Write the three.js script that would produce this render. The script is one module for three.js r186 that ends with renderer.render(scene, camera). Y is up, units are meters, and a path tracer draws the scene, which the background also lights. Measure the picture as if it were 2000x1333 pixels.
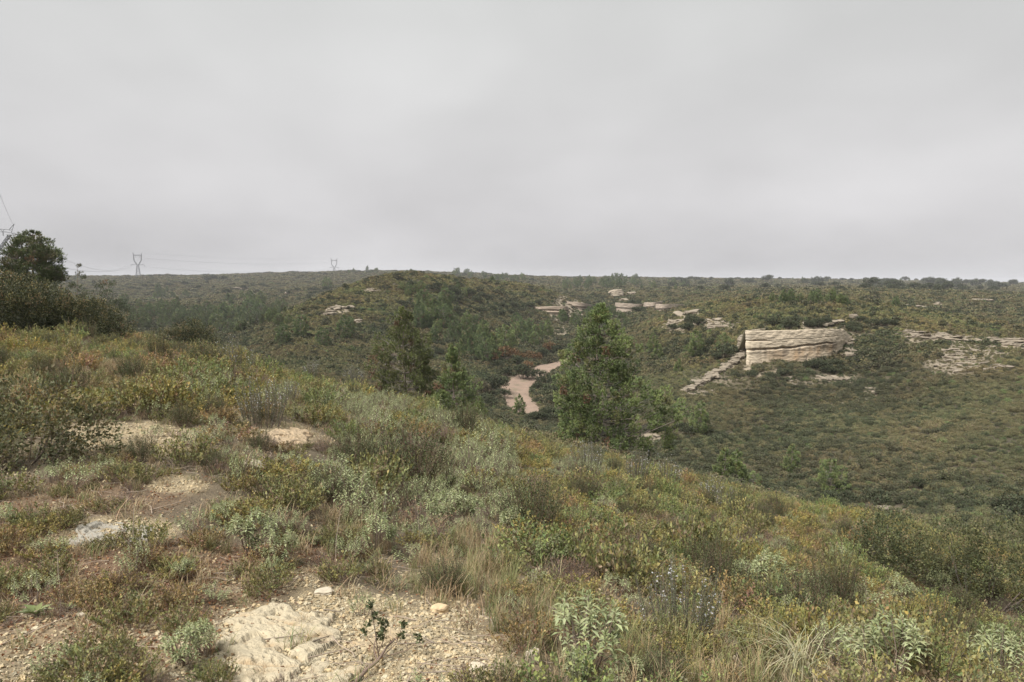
import * as THREE from 'three';
import { mergeGeometries } from 'three/addons/utils/BufferGeometryUtils.js';
import { ImprovedNoise } from 'three/addons/math/ImprovedNoise.js';

// ---------------------------------------------------------------- camera, sky, sun, exposure
const EYE = 1.65, FOCAL = 1482, HORIZON = 555;            // photograph is 2000 x 1333
const camera = new THREE.PerspectiveCamera(2 * Math.atan(666.5 / FOCAL) * 180 / Math.PI, 2000 / 1333, 0.05, 20000);
camera.position.set(0, EYE, 0);
camera.rotation.x = -Math.atan((666.5 - HORIZON) / FOCAL);
camera.updateMatrixWorld(true);

const scene = new THREE.Scene();
const renderer = new THREE.WebGLRenderer({ antialias: true });
renderer.setSize(1024, 682);
renderer.toneMapping = THREE.LinearToneMapping;
renderer.toneMappingExposure = 4.9;
renderer.shadowMap.enabled = true;

const SUN_DIR = new THREE.Vector3(-0.52, 0.95, 0.42).normalize();
const perlin = new ImprovedNoise();
const N3 = (x, y, z) => perlin.noise(x, y, z);
const fbm = (x, y, z, o = 4) => { let s = 0, a = 0.5; for (let i = 0; i < o; i++) { s += a * N3(x, y, z); x = x * 2.03 + 7.1; y = y * 2.03 + 3.7; z = z * 2.03 + 1.3; a *= 0.5; } return s; };
const clamp = (x, a = 0, b = 1) => Math.min(b, Math.max(a, x));
const sstep = (a, b, x) => { const t = clamp((x - a) / (b - a)); return t * t * (3 - 2 * t); };
const mix = (a, b, t) => a + (b - a) * t;
function rng(seed) { let a = seed >>> 0; return () => { a = (a + 0x6D2B79F5) >>> 0; let t = a; t = Math.imul(t ^ (t >>> 15), t | 1); t ^= t + Math.imul(t ^ (t >>> 7), t | 61); return ((t ^ (t >>> 14)) >>> 0) / 4294967296; }; }

{ // an even high overcast, broad soft cloud folds, the thinnest cloud on the sun's side
  const W = 1024, H = 512, data = new Float32Array(W * H * 4);
  for (let j = 0; j < H; j++) for (let i = 0; i < W; i++) {
    const el = (j + 0.5) / H * Math.PI - Math.PI / 2, az = ((i + 0.5) / W - 0.5) * 2 * Math.PI;
    const x = Math.cos(el) * Math.cos(az), z = Math.cos(el) * Math.sin(az), y = Math.sin(el);
    const yy = Math.max(y, 0.0), k = 1 / (yy + 0.22);
    const folds = fbm(x * k * 0.55 + 4.3, 1.7, z * k * 0.55 + 0.4, 5) + 0.45 * fbm(x * k * 1.5 + 9, 4.2, z * k * 0.9, 4);
    const toSun = x * SUN_DIR.x + y * SUN_DIR.y + z * SUN_DIR.z;
    let b = 0.129 + 0.050 * folds + 0.026 * sstep(-0.3, 0.9, toSun) + 0.012 * sstep(0.25, 0.9, y);
    b *= 1 - 0.05 * (1 - sstep(0.0, 0.12, yy));
    const low = 1 - sstep(0.02, 0.45, yy), o = (j * W + i) * 4;   // a faint mauve cast low down, neutral overhead
    data[o] = b * mix(0.985, 1.0, low); data[o + 1] = b * mix(1.0, 0.987, low); data[o + 2] = b * mix(0.985, 1.0, low); data[o + 3] = 1;
    if (y < -0.02) { data[o] *= 0.5; data[o + 1] *= 0.5; data[o + 2] *= 0.45; }
  }
  const sky = new THREE.DataTexture(data, W, H, THREE.RGBAFormat, THREE.FloatType);
  sky.mapping = THREE.EquirectangularReflectionMapping; sky.magFilter = THREE.LinearFilter; sky.minFilter = THREE.LinearFilter; sky.wrapS = THREE.RepeatWrapping; sky.needsUpdate = true;
  scene.background = sky; scene.environment = sky;
}
const sun = new THREE.DirectionalLight(new THREE.Color(1.0, 0.965, 0.91), 1.5);
sun.position.copy(SUN_DIR).multiplyScalar(200);
sun.castShadow = true; sun.shadow.radius = 60;
sun.shadow.camera.left = sun.shadow.camera.bottom = -160; sun.shadow.camera.right = sun.shadow.camera.top = 160; sun.shadow.camera.far = 600;
sun.shadow.mapSize.set(2048, 2048);
scene.add(sun, sun.target);

// ---------------------------------------------------------------- naming and labels
const taken = new Map();
function numbered(n) { const k = taken.get(n) || 0; taken.set(n, k + 1); return k ? `${n}_${String(k).padStart(3, '0')}` : n; }
function tag(o, label, category, group, kind) { if (label) o.userData.label = label; if (category) o.userData.category = category; if (group) o.userData.group = group; if (kind) o.userData.kind = kind; return o; }
function mesh(name, geo, mat, parent) { const m = new THREE.Mesh(geo, mat); m.castShadow = m.receiveShadow = true; m.name = parent === undefined ? numbered(name) : name; (parent || scene).add(m); return m; }
function thing(name, label, category, group, pos) { const g = new THREE.Group(); g.name = numbered(name); tag(g, label, category, group); if (pos) g.position.copy(pos); scene.add(g); return g; }
function cloneThing(proto, name) { const c = proto.clone(); c.name = numbered(name); scene.add(c); return c; }

// ---------------------------------------------------------------- geometry builder
class GB {
  constructor() { this.p = []; this.n = []; this.c = []; this.i = []; }
  v(x, y, z, nx, ny, nz, c) { this.p.push(x, y, z); this.n.push(nx, ny, nz); this.c.push(c[0], c[1], c[2]); return this.p.length / 3 - 1; }
  tri(a, b, c) { this.i.push(a, b, c); }
  // a folded diamond-shaped leaf: base p, direction d, side s (unit, roughly square to d)
  leaf(px, py, pz, d, s, len, wid, c, fold = 0.25, droop = 0) {
    let nx = d.y * s.z - d.z * s.y, ny = d.z * s.x - d.x * s.z, nz = d.x * s.y - d.y * s.x;
    const flip = ny < 0; if (flip) { nx = -nx; ny = -ny; nz = -nz; }
    const w = wid / 2, m = 0.52 * len, f = fold * wid;
    const a = this.v(px, py, pz, nx, ny, nz, c);
    const b = this.v(px + d.x * m + s.x * w + nx * f, py + d.y * m + s.y * w + ny * f, pz + d.z * m + s.z * w + nz * f, nx - s.x * 0.5, ny - s.y * 0.5, nz - s.z * 0.5, c);
    const e = this.v(px + d.x * m - s.x * w + nx * f, py + d.y * m - s.y * w + ny * f, pz + d.z * m - s.z * w + nz * f, nx + s.x * 0.5, ny + s.y * 0.5, nz + s.z * 0.5, c);
    const t = this.v(px + d.x * len - nx * droop * len, py + d.y * len - ny * droop * len, pz + d.z * len - nz * droop * len, nx, ny, nz, c);
    if (flip) { this.tri(a, b, t); this.tri(a, t, e); } else { this.tri(a, t, b); this.tri(a, e, t); }
  }
  // a single triangle needle
  needle(px, py, pz, d, s, len, wid, c) {
    const nx = d.y * s.z - d.z * s.y, ny = d.z * s.x - d.x * s.z, nz = d.x * s.y - d.y * s.x, w = wid / 2, k = ny < 0 ? -1 : 1;
    const a = this.v(px + s.x * w, py + s.y * w, pz + s.z * w, nx * k, ny * k, nz * k, c), b = this.v(px - s.x * w, py - s.y * w, pz - s.z * w, nx * k, ny * k, nz * k, c);
    const t = this.v(px + d.x * len, py + d.y * len, pz + d.z * len, nx * k, ny * k, nz * k, c);
    if (k > 0) this.tri(a, b, t); else this.tri(b, a, t);
  }
  tube(pts, r0, r1, sides, c) {
    const base = this.p.length / 3, n = pts.length;
    for (let k = 0; k < n; k++) {
      const a = pts[Math.max(0, k - 1)], b = pts[Math.min(n - 1, k + 1)];
      const t = new THREE.Vector3().subVectors(b, a).normalize();
      const u = new THREE.Vector3(Math.abs(t.y) > 0.9 ? 1 : 0, Math.abs(t.y) > 0.9 ? 0 : 1, 0).cross(t).normalize(), w = new THREE.Vector3().crossVectors(t, u);
      const r = mix(r0, r1, k / (n - 1));
      for (let s = 0; s < sides; s++) { const q = s / sides * 2 * Math.PI, cx = Math.cos(q), sx = Math.sin(q), nx = u.x * cx + w.x * sx, ny = u.y * cx + w.y * sx, nz = u.z * cx + w.z * sx; this.v(pts[k].x + nx * r, pts[k].y + ny * r, pts[k].z + nz * r, nx, ny, nz, c); }
    }
    for (let k = 0; k < n - 1; k++) for (let s = 0; s < sides; s++) { const a = base + k * sides + s, b = base + k * sides + (s + 1) % sides; this.tri(a, b, a + sides); this.tri(b, b + sides, a + sides); }
  }
  // a grass blade: ribbon along pts, width w at the foot, pointed
  blade(pts, w, side, c) {
    const n = pts.length; let pa = -1, pb = -1, sg = 0; const T = (a, b, c2) => sg > 0 ? this.tri(a, b, c2) : this.tri(b, a, c2);
    for (let k = 0; k < n; k++) {
      const a = pts[Math.max(0, k - 1)], b = pts[Math.min(n - 1, k + 1)];
      const tx = b.x - a.x, ty = b.y - a.y, tz = b.z - a.z; let nx = ty * side.z - tz * side.y, ny = tz * side.x - tx * side.z, nz = tx * side.y - ty * side.x; const l = Math.hypot(nx, ny, nz) || 1; nx /= l; ny /= l; nz /= l; if (!sg) sg = ny < 0 ? -1 : 1; nx *= sg; ny *= sg; nz *= sg;
      if (k === n - 1) { const t = this.v(pts[k].x, pts[k].y, pts[k].z, nx, ny, nz, c); T(pa, pb, t); break; }
      const h = w / 2 * (1 - 0.55 * k / n), q = this.v(pts[k].x + side.x * h, pts[k].y + side.y * h, pts[k].z + side.z * h, nx, ny, nz, c), r = this.v(pts[k].x - side.x * h, pts[k].y - side.y * h, pts[k].z - side.z * h, nx, ny, nz, c);
      if (k) { T(pa, pb, q); T(pb, r, q); } pa = q; pb = r;
    }
  }
  build() { const g = new THREE.BufferGeometry(); g.setAttribute('position', new THREE.Float32BufferAttribute(this.p, 3)); g.setAttribute('normal', new THREE.Float32BufferAttribute(this.n, 3)); g.setAttribute('color', new THREE.Float32BufferAttribute(this.c, 3)); g.setIndex(this.i); return g; }
}
const V = (x, y, z) => new THREE.Vector3(x, y, z);
const dirFrom = (az, el) => V(Math.cos(el) * Math.cos(az), Math.sin(el), Math.cos(el) * Math.sin(az));
function sideOf(d, r) { const a = V(r() - 0.5, r() - 0.5, r() - 0.5); a.addScaledVector(d, -a.dot(d)); return a.lengthSq() < 1e-6 ? V(1, 0, 0) : a.normalize(); }
const vary = (c, r, k = 0.15) => { const s = 1 + (r() * 2 - 1) * k; return [c[0] * s * (1 + (r() - 0.5) * k), c[1] * s, c[2] * s * (1 + (r() - 0.5) * k)]; };

// ---------------------------------------------------------------- terrain: a height field through known heights
const rayDir = (px, py) => V((px - 1000) / FOCAL, (666.5 - py) / FOCAL, -1).applyEuler(camera.rotation);
const control = [];
const atDepth = (px, py, d) => { const r = rayDir(px, py); return r.multiplyScalar(d / -r.z).add(camera.position); };
const P = (px, py, d, veg = 0) => { const q = atDepth(px, py, d); control.push([Math.atan2(q.x, -q.z), Math.log(Math.hypot(q.x, q.z)), q.y - veg]); };
const Hh = (px, d, h) => { const x = d * (px - 1000) / FOCAL; control.push([Math.atan2(x, d), Math.log(Math.hypot(x, d)), h]); };
// the spur the photographer stands on
for (const d of [0.6, 1.2, 1.8, 2.5]) for (const px of [-500, 300, 1000, 1700, 2500]) { const x = d * (px - 1000) / FOCAL; Hh(px, d, x > 0 ? -0.03 * x * d : 0); }
Hh(-500, 4, 0); Hh(-500, 7, 0.03); Hh(-500, 13, 0.12); Hh(2500, 4, -0.6); Hh(2500, 7, -1.6); Hh(2500, 12, -3.2);
P(0, 1333, 3.04); P(1000, 1333, 3.1); P(2000, 1333, 3.5, 0.12); P(500, 1180, 4.1);
P(0, 1000, 5.5); P(500, 900, 7.0); P(250, 850, 7.9); P(1000, 1100, 5.1, 0.12); P(1500, 1165, 5.8, 0.22); P(0, 800, 9.5); P(800, 950, 7.5, 0.2);
P(0, 665, 20); P(250, 668, 20, 0.1); P(450, 690, 19, 0.3); P(600, 738, 17, 0.3); P(800, 772, 15.5, 0.35); P(1000, 855, 14, 0.35); P(1200, 925, 13, 0.35); P(1450, 1005, 12, 0.35); P(1700, 1090, 11, 0.38); P(2000, 1250, 9.3, 0.4);
Hh(0, 45, -1.2); Hh(-300, 40, -0.8); Hh(200, 40, -1.6); Hh(450, 32, -2.0); Hh(600, 30, -3.0); Hh(800, 28, -3.4); Hh(1000, 27, -4.0); Hh(1200, 27, -4.8); Hh(1450, 24, -5.2); Hh(1700, 21, -5.0); Hh(2000, 18, -5.0);
Hh(0, 90, -6); Hh(300, 90, -9); Hh(600, 70, -9); Hh(800, 55, -8.2); Hh(1000, 55, -9); Hh(1170, 40, -7.6); Hh(1450, 45, -11); Hh(1700, 36, -10.5); Hh(2000, 32, -10.2); Hh(2350, 30, -9.5);
// valley floor and track
P(1020, 800, 114); P(1020, 745, 135); P(1090, 708, 165); P(1450, 935, 70); P(1650, 1015, 55); P(1900, 1040, 47); P(2100, 1050, 44); Hh(850, 100, -14.2); P(1250, 862, 82);
// the centre hill
P(600, 705, 120, 0.5); P(480, 662, 170, 0.5); P(560, 612, 190, 0.5); P(640, 572, 215, 0.5); P(730, 540, 235, 0.6); P(790, 533, 235, 0.6); P(900, 543, 260, 0.6); P(1000, 552, 300, 0.6);
P(700, 640, 175); P(600, 660, 150); P(750, 590, 205); P(850, 650, 180); P(900, 600, 220); P(950, 690, 160); P(1000, 640, 215); P(1000, 590, 270); P(1075, 602, 264); P(1085, 624, 256); P(1110, 580, 330);
Hh(800, 310, -3); Hh(650, 300, -10); Hh(560, 290, -14); Hh(480, 260, -16); Hh(700, 265, -2);
P(1150, 625, 285); P(1150, 590, 380); P(1150, 563, 600); P(1130, 548, 900); P(1190, 645, 230);
// the right hill with the cliff, and the plateau behind
P(1340, 765, 95); P(1600, 850, 78); P(1900, 850, 68); P(1700, 750, 100); P(1950, 705, 95); P(1850, 655, 112); P(1440, 740, 105); P(1480, 745, 103); P(1560, 740, 104); P(1660, 705, 109);
P(1470, 645, 119); P(1560, 642, 119); P(1640, 648, 119); P(1750, 612, 127); P(1500, 587, 150); P(1300, 640, 150); P(1300, 700, 125); P(1400, 592, 200); P(1400, 650, 132); P(1760, 599, 142); P(2000, 645, 120); P(2150, 690, 100);
P(1265, 600, 300); P(1330, 605, 265); P(1220, 615, 285); P(1330, 580, 380); P(1230, 575, 420);
Hh(1500, 220, -5.5); P(1500, 577, 300); P(2000, 600, 260); P(2000, 572, 500); P(1700, 580, 260); P(1700, 562, 600); Hh(1850, 180, -8);
P(1200, 543, 1150); P(1300, 544, 1300); P(1500, 546, 1350); P(1700, 548, 1400); P(2000, 554, 1400); P(2400, 556, 1400); P(1400, 555, 900); P(1850, 560, 900);
// the far left slopes
P(-200, 548, 800); P(0, 547, 800); P(220, 550, 850); P(272, 543, 1000); P(380, 541, 1050); P(500, 536, 1150); P(650, 532, 1200); P(850, 535, 1500); P(1000, 545, 1500); P(350, 580, 600); P(300, 620, 320); P(450, 600, 420); P(550, 567, 600); P(620, 552, 800); P(160, 600, 300); Hh(-300, 200, -6);
for (const px of [-400, 0, 500, 1000, 1500, 2000, 2400]) { Hh(px, 2200, -8); Hh(px, 6000, -160); }
const TS = 2.4, tps = (() => {
  const n = control.length, A = [], k = (a, b) => { const r2 = (TS * (a[0] - b[0])) ** 2 + (a[1] - b[1]) ** 2; return r2 < 1e-12 ? 0 : 0.5 * r2 * Math.log(r2); };
  for (let i = 0; i < n; i++) { const row = []; for (let j = 0; j < n; j++) row.push(k(control[i], control[j]) + (i === j ? 0.002 : 0)); row.push(1, control[i][0], control[i][1], control[i][2]); A.push(row); }
  for (let q = 0; q < 3; q++) { const row = []; for (let j = 0; j < n; j++) row.push(q === 0 ? 1 : control[j][q - 1]); row.push(0, 0, 0, 0); A.push(row); }
  const m = n + 3;
  for (let c = 0; c < m; c++) { let p = c; for (let r = c + 1; r < m; r++) if (Math.abs(A[r][c]) > Math.abs(A[p][c])) p = r; [A[c], A[p]] = [A[p], A[c]]; for (let r = c + 1; r < m; r++) { const f = A[r][c] / A[c][c]; if (f) for (let q = c; q <= m; q++) A[r][q] -= f * A[c][q]; } }
  const w = new Array(m); for (let r = m - 1; r >= 0; r--) { let s = A[r][m]; for (let q = r + 1; q < m; q++) s -= A[r][q] * w[q]; w[r] = s / A[r][r]; }
  return (th, L) => { let s = w[n] + w[n + 1] * th + w[n + 2] * L; for (let i = 0; i < n; i++) { const c = control[i], r2 = (TS * (th - c[0])) ** 2 + (L - c[1]) ** 2; if (r2 > 1e-12) s += w[i] * 0.5 * r2 * Math.log(r2); } return s; };
})();
const DEG = Math.PI / 180, THETAS = [];
for (let i = 0; i <= 400; i++) THETAS.push((-50 + i / 4) * DEG);
for (let i = 1; i <= 60; i++) THETAS.push((50 + 260 * i / 60) * DEG);
const NT = THETAS.length, NR = 560, L0 = Math.log(0.6), L1 = Math.log(6000), heights = new Float32Array(NT * NR);
for (let t = 0; t < NT; t++) for (let r = 0; r < NR; r++) {
  const th = THETAS[t], L = L0 + (L1 - L0) * r / (NR - 1), R = Math.exp(L), wrapped = th > Math.PI ? th - 2 * Math.PI : th;
  const cl = clamp(wrapped, -46 * DEG, 46 * DEG), back = sstep(46 * DEG, 120 * DEG, Math.abs(wrapped));
  let h = tps(cl, Math.max(L, Math.log(1.2)));
  h = mix(h, R < 40 ? 0 : mix(0, R < 2000 ? 3 : -60, sstep(40, 4000, R)), back);
  const x = R * Math.sin(th), z = -R * Math.cos(th);
  const mid = sstep(25, 120, R), far = sstep(150, 600, R);
  h += fbm(x * 0.9, 0.3, z * 0.9, 4) * 0.10 * sstep(0.5, 4, R) + mid * fbm(x * 0.06, 5.3, z * 0.06, 4) * 1.3 + far * fbm(x * 0.012, 8.1, z * 0.012, 4) * 4.0;
  heights[t * NR + r] = h;
}
function groundY(x, z) {
  let th = Math.atan2(x, -z); const R = Math.max(0.6, Math.hypot(x, z)); if (th < -50 * DEG) th += 2 * Math.PI;
  const ft = th <= 50 * DEG ? (th / DEG + 50) * 4 : 400 + (th / DEG - 50) / 260 * 60, fr = clamp((Math.log(R) - L0) / (L1 - L0) * (NR - 1), 0, NR - 1.001);
  const t = Math.min(NT - 2, Math.floor(ft)), r = Math.floor(fr), a = ft - t, b = fr - r;
  return mix(mix(heights[t * NR + r], heights[t * NR + r + 1], b), mix(heights[(t + 1) * NR + r], heights[(t + 1) * NR + r + 1], b), a);
}
function ground(px, py, dMin = 1, dMax = 3000) {           // where a line of sight meets the ground
  const d = rayDir(px, py); let s0 = dMin / -d.z;
  for (let s = s0; s < dMax / -d.z; s *= 1.004) { const x = d.x * s, y = EYE + d.y * s, z = d.z * s; if (y < groundY(x, z)) return V(x, groundY(x, z), z); }
  const q = atDepth(px, py, dMax); return V(q.x, groundY(q.x, q.z), q.z);
}
function onGround(px, d) { const x = d * (px - 1000) / FOCAL; return V(x, groundY(x, -d), -d); }

// ---------------------------------------------------------------- patches of ground (ellipses lying on the land)
const zones = { bare: [], litter: [], grass: [], cistus: [], rock: [], open: [] };
function zone(kind, px, py, hw, hh, dMin = 1, weight = 1) {
  let c = ground(px, py, dMin), a = ground(px + hw, py, dMin).sub(c), b = ground(px, py - hh, dMin).sub(c); if (dMin > 10) { const la = a.length(), lb = b.length(); if (lb > 1.6 * la) b.multiplyScalar(1.6 * la / lb); } else { const la = Math.max(a.length(), 0.4), lb = b.length(); if (la > 5) a.multiplyScalar(5 / la); if (lb > 3.5 * la) b.multiplyScalar(1.6 * la / lb); }
  const det = a.x * b.z - a.z * b.x;
  zones[kind].push({ far: dMin > 10, x: c.x, z: c.z, ia: [b.z / det, -b.x / det], ib: [-a.z / det, a.x / det], reach: (a.length() + b.length()) * 1.5, weight });
}
function inZone(kind, x, z, wob = 0.35, freq = 1.1) {
  if (kind === 'bare') { wob = 0.75; freq = 1.9; }
  let best = 0;
  for (const q of zones[kind]) {
    const dx = x - q.x, dz = z - q.z; if (Math.abs(dx) > q.reach || Math.abs(dz) > q.reach) continue;
    const u = dx * q.ia[0] + dz * q.ia[1], v = dx * q.ib[0] + dz * q.ib[1];
    const m = q.weight * (1 - sstep(0.72, 1.12, Math.hypot(u, v) + wob * fbm(x * freq, 2.2, z * freq, 3)));
    if (m > best) best = m;
  }
  return best;
}
zone('bare', 270, 855, 150, 34); zone('bare', 350, 948, 60, 18); zone('bare', 560, 855, 75, 26); zone('bare', 690, 1235, 250, 95); zone('bare', 235, 1045, 125, 34); zone('bare', 820, 1290, 200, 60); zone('bare', 460, 805, 40, 14, 1, 0.8); 
zone('bare', 140, 1260, 260, 80, 1, 0.5); zone('bare', 560, 1130, 120, 30, 1, 0.7);
zone('litter', 330, 1120, 260, 70); zone('litter', 60, 1050, 110, 90); zone('litter', 560, 1090, 120, 40); zone('litter', 200, 960, 160, 50, 1, 0.6); zone('litter', 260, 1220, 280, 80, 1, 0.8);
zone('grass', 920, 1120, 120, 70, 1, 0.9); zone('grass', 1010, 1225, 90, 60, 1, 0.9); zone('grass', 690, 1040, 50, 25, 1, 0.6); zone('grass', 560, 770, 60, 16, 1, 0.6); zone('grass', 1380, 1290, 200, 70, 1, 0.6); zone('grass', 200, 700, 200, 30, 1, 0.5);
zone('cistus', 740, 820, 150, 36); zone('cistus', 880, 845, 80, 24); zone('cistus', 560, 800, 50, 22); zone('cistus', 950, 868, 70, 20); zone('cistus', 330, 676, 90, 10); zone('cistus', 1150, 915, 60, 12); zone('cistus', 660, 780, 60, 16);

// track polyline on the valley floor
const trackPts = [[1035, 812], [1018, 795], [1005, 775], [1008, 758], [1022, 746], [1045, 735], [1062, 722], [1090, 712], [1115, 703], [1150, 694]].map(([px, py]) => ground(px, py, 60));
const trackHalf = [2.4, 2.5, 2.5, 2.4, 2.5, 2.5, 2.3, 2.0, 1.8, 1.7];
function trackDist(x, z) {
  if (z > -95 || z < -230 || Math.abs(x) > 60) return 99;
  let best = 99;
  for (let i = 0; i < trackPts.length - 1; i++) { const a = trackPts[i], b = trackPts[i + 1], ux = b.x - a.x, uz = b.z - a.z, t = clamp(((x - a.x) * ux + (z - a.z) * uz) / (ux * ux + uz * uz)); const d = Math.hypot(x - a.x - ux * t, z - a.z - uz * t) / mix(trackHalf[i], trackHalf[i + 1], t); if (d < best) best = d; }
  return best;
}
// pale stony ground on the slopes: [px, py, half width, half height, weight]
for (const q of [[1830, 662, 70, 9], [1900, 690, 80, 22, 0.85], [1975, 672, 45, 14], [1860, 712, 60, 14, 0.7], [1770, 655, 40, 6, 0.6], [1600, 640, 60, 8], [1680, 655, 40, 6, 0.6], [1320, 632, 40, 8], [1400, 635, 34, 12, 0.8], [1345, 615, 30, 5], [1630, 742, 50, 6], [1560, 752, 25, 6, 0.6], [1700, 765, 20, 10, 0.6], [1385, 745, 45, 12, 0.5], [1360, 770, 30, 6, 0.7],
  [1270, 858, 26, 14], [1720, 1000, 50, 10, 0.7], [1660, 985, 30, 10, 0.7], [1950, 1030, 24, 6, 0.7]]) zone('rock', q[0], q[1], q[2], q[3], 44, q[4] || 1);
for (const q of [[660, 605, 30, 6], [650, 614, 24, 4], [725, 568, 16, 4, 0.8], [697, 630, 10, 4, 0.8], [475, 565, 16, 3, 0.8], [565, 574, 14, 3, 0.7], [1920, 590, 30, 3, 0.8], [1825, 597, 20, 3], [1790, 600, 25, 3, 0.7], [1240, 562, 14, 4], [1205, 578, 14, 6], [1225, 588, 22, 5], [1115, 588, 30, 6, 0.9]]) zone('rock', q[0], q[1], q[2], q[3], 130, q[4] || 1);

for (const [px, py] of [[1443, 702], [1420, 718], [1395, 735], [1370, 750], [1345, 764]]) zone('rock', px, py, 14, 9, 70, 1);
zone('rock', 1500, 731, 52, 5, 80, 1); zone('rock', 1460, 722, 10, 6, 80, 1);
function soil(x, z, R) {
  const n1 = fbm(x * 0.7, 1.1, z * 0.7, 4), n2 = fbm(x * 5, 3.1, z * 5, 3), n3 = N3(x * 23, 0.7, z * 23);
  let c = [0.125 + 0.06 * n1, 0.097 + 0.05 * n1, 0.060 + 0.03 * n1];
  if (R < 45) {
    const lit = inZone('litter', x, z), bare = inZone('bare', x, z), gr = inZone('grass', x, z);
    const k1 = lit * (0.75 + 0.5 * n2); c = c.map((v, i) => mix(v, [0.165, 0.100, 0.058][i], clamp(k1)));
    c = c.map((v, i) => mix(v, [0.24, 0.185, 0.105][i], gr * 0.6));
    const k2 = clamp(bare * (0.85 + 0.6 * n2 + 0.3 * n1)); c = c.map((v, i) => mix(v, [0.33, 0.265, 0.165][i], k2));
    const s = 1 + 0.28 * n2 + 0.22 * n3; return c.map(v => v * s);
  }
  const far = sstep(20, 60, R), g1 = fbm(x * 0.05, 6.1, z * 0.05, 4), g2 = fbm(x * 0.6, 2.7, z * 0.6, 3);
  let f = [0.070 + 0.03 * g1 + 0.04 * g2, 0.058 + 0.02 * g1 + 0.032 * g2, 0.033 + 0.01 * g1 + 0.016 * g2];
  const rk = inZone('rock', x, z, 0.9, 0.25) * clamp(0.8 + 0.9 * g2); f = f.map((v, i) => mix(v, [0.30, 0.25, 0.185][i], clamp(rk)));
  const td = trackDist(x, z); if (td < 1.6) { const k = 1 - sstep(0.9, 1.6, td); f = f.map((v, i) => mix(v, [0.22, 0.165, 0.12][i], k)); }
  return c.map((v, i) => mix(v, f[i], far));
}
// fine grain that every bare surface shares: colour speckle and relief, uv in metres
function grainTexture(size, fn, srgb) { const d = new Uint8Array(size * size * 4); for (let j = 0; j < size; j++) for (let i = 0; i < size; i++) { const v = fn(i / size, j / size), o = (j * size + i) * 4; d[o] = v[0]; d[o + 1] = v[1]; d[o + 2] = v[2]; d[o + 3] = 255; } const t = new THREE.DataTexture(d, size, size); t.wrapS = t.wrapT = THREE.RepeatWrapping; t.magFilter = THREE.LinearFilter; t.minFilter = THREE.LinearMipmapLinearFilter; t.generateMipmaps = true; if (srgb) t.colorSpace = THREE.SRGBColorSpace; t.needsUpdate = true; return t; }
const tileNoise = (u, v, f, s) => { const a = u * 2 * Math.PI, b = v * 2 * Math.PI, q = f / (2 * Math.PI); return perlin.noise(Math.cos(a) * q + s, Math.sin(a) * q + Math.cos(b) * q * 1.3, Math.sin(b) * q * 1.3 + s * 0.7); };
const grainFn = (u, v) => 0.5 + 0.55 * tileNoise(u, v, 30, 1.3) + 0.4 * tileNoise(u, v, 75, 5.1) + 0.3 * tileNoise(u, v, 150, 9.4);
const grainMap = grainTexture(512, (u, v) => { const g = clamp(0.82 + 0.22 * (grainFn(u, v) - 0.5)) * 255; return [g, g * 0.99, g * 0.97]; }, false);
const grainBump = grainTexture(512, (u, v) => { const g = clamp(grainFn(u, v)) * 255; return [g, g, g]; }, false);
const soilMat = new THREE.MeshStandardMaterial({ vertexColors: true, roughness: 0.97, map: grainMap, bumpMap: grainBump, bumpScale: 0.012 });
{
  const pos = new Float32Array(NT * NR * 3), col = new Float32Array(NT * NR * 3), uv = new Float32Array(NT * NR * 2), idx = [];
  for (let t = 0; t < NT; t++) for (let r = 0; r < NR; r++) {
    const R = Math.exp(L0 + (L1 - L0) * r / (NR - 1)), o = t * NR + r, x = R * Math.sin(THETAS[t]), z = -R * Math.cos(THETAS[t]);
    pos.set([x, heights[o], z], o * 3); uv.set([x / 0.9, z / 0.9], o * 2);
    col.set(soil(x, z, R).map(v => clamp(v, 0.02, 0.8)), o * 3);
    if (r < NR - 1) { if (t < NT - 1) { idx.push(o, o + NR, o + 1); idx.push(o + NR, o + NR + 1, o + 1); } }
  }
  const centre = pos.length / 3;                            // the small disc under the photographer
  const P2 = new Float32Array(pos.length + 3), C2 = new Float32Array(pos.length + 3), U2 = new Float32Array(uv.length + 2); P2.set(pos); C2.set(col); U2.set(uv); P2.set([0, heights[0], 0], centre * 3); C2.set([0.3, 0.25, 0.17], centre * 3);
  for (let t = 0; t < NT - 1; t++) idx.push(centre, (t + 1) * NR, t * NR);
  const g = new THREE.BufferGeometry(); g.setAttribute('position', new THREE.BufferAttribute(P2, 3)); g.setAttribute('color', new THREE.BufferAttribute(C2, 3)); g.setAttribute('uv', new THREE.BufferAttribute(U2, 2)); g.setIndex(idx); g.computeVertexNormals();
  const m = mesh('terrain', g, soilMat); tag(m, 'stony hillside, valley and far plateau under the scrub', 'ground', null, 'structure');
}
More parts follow.
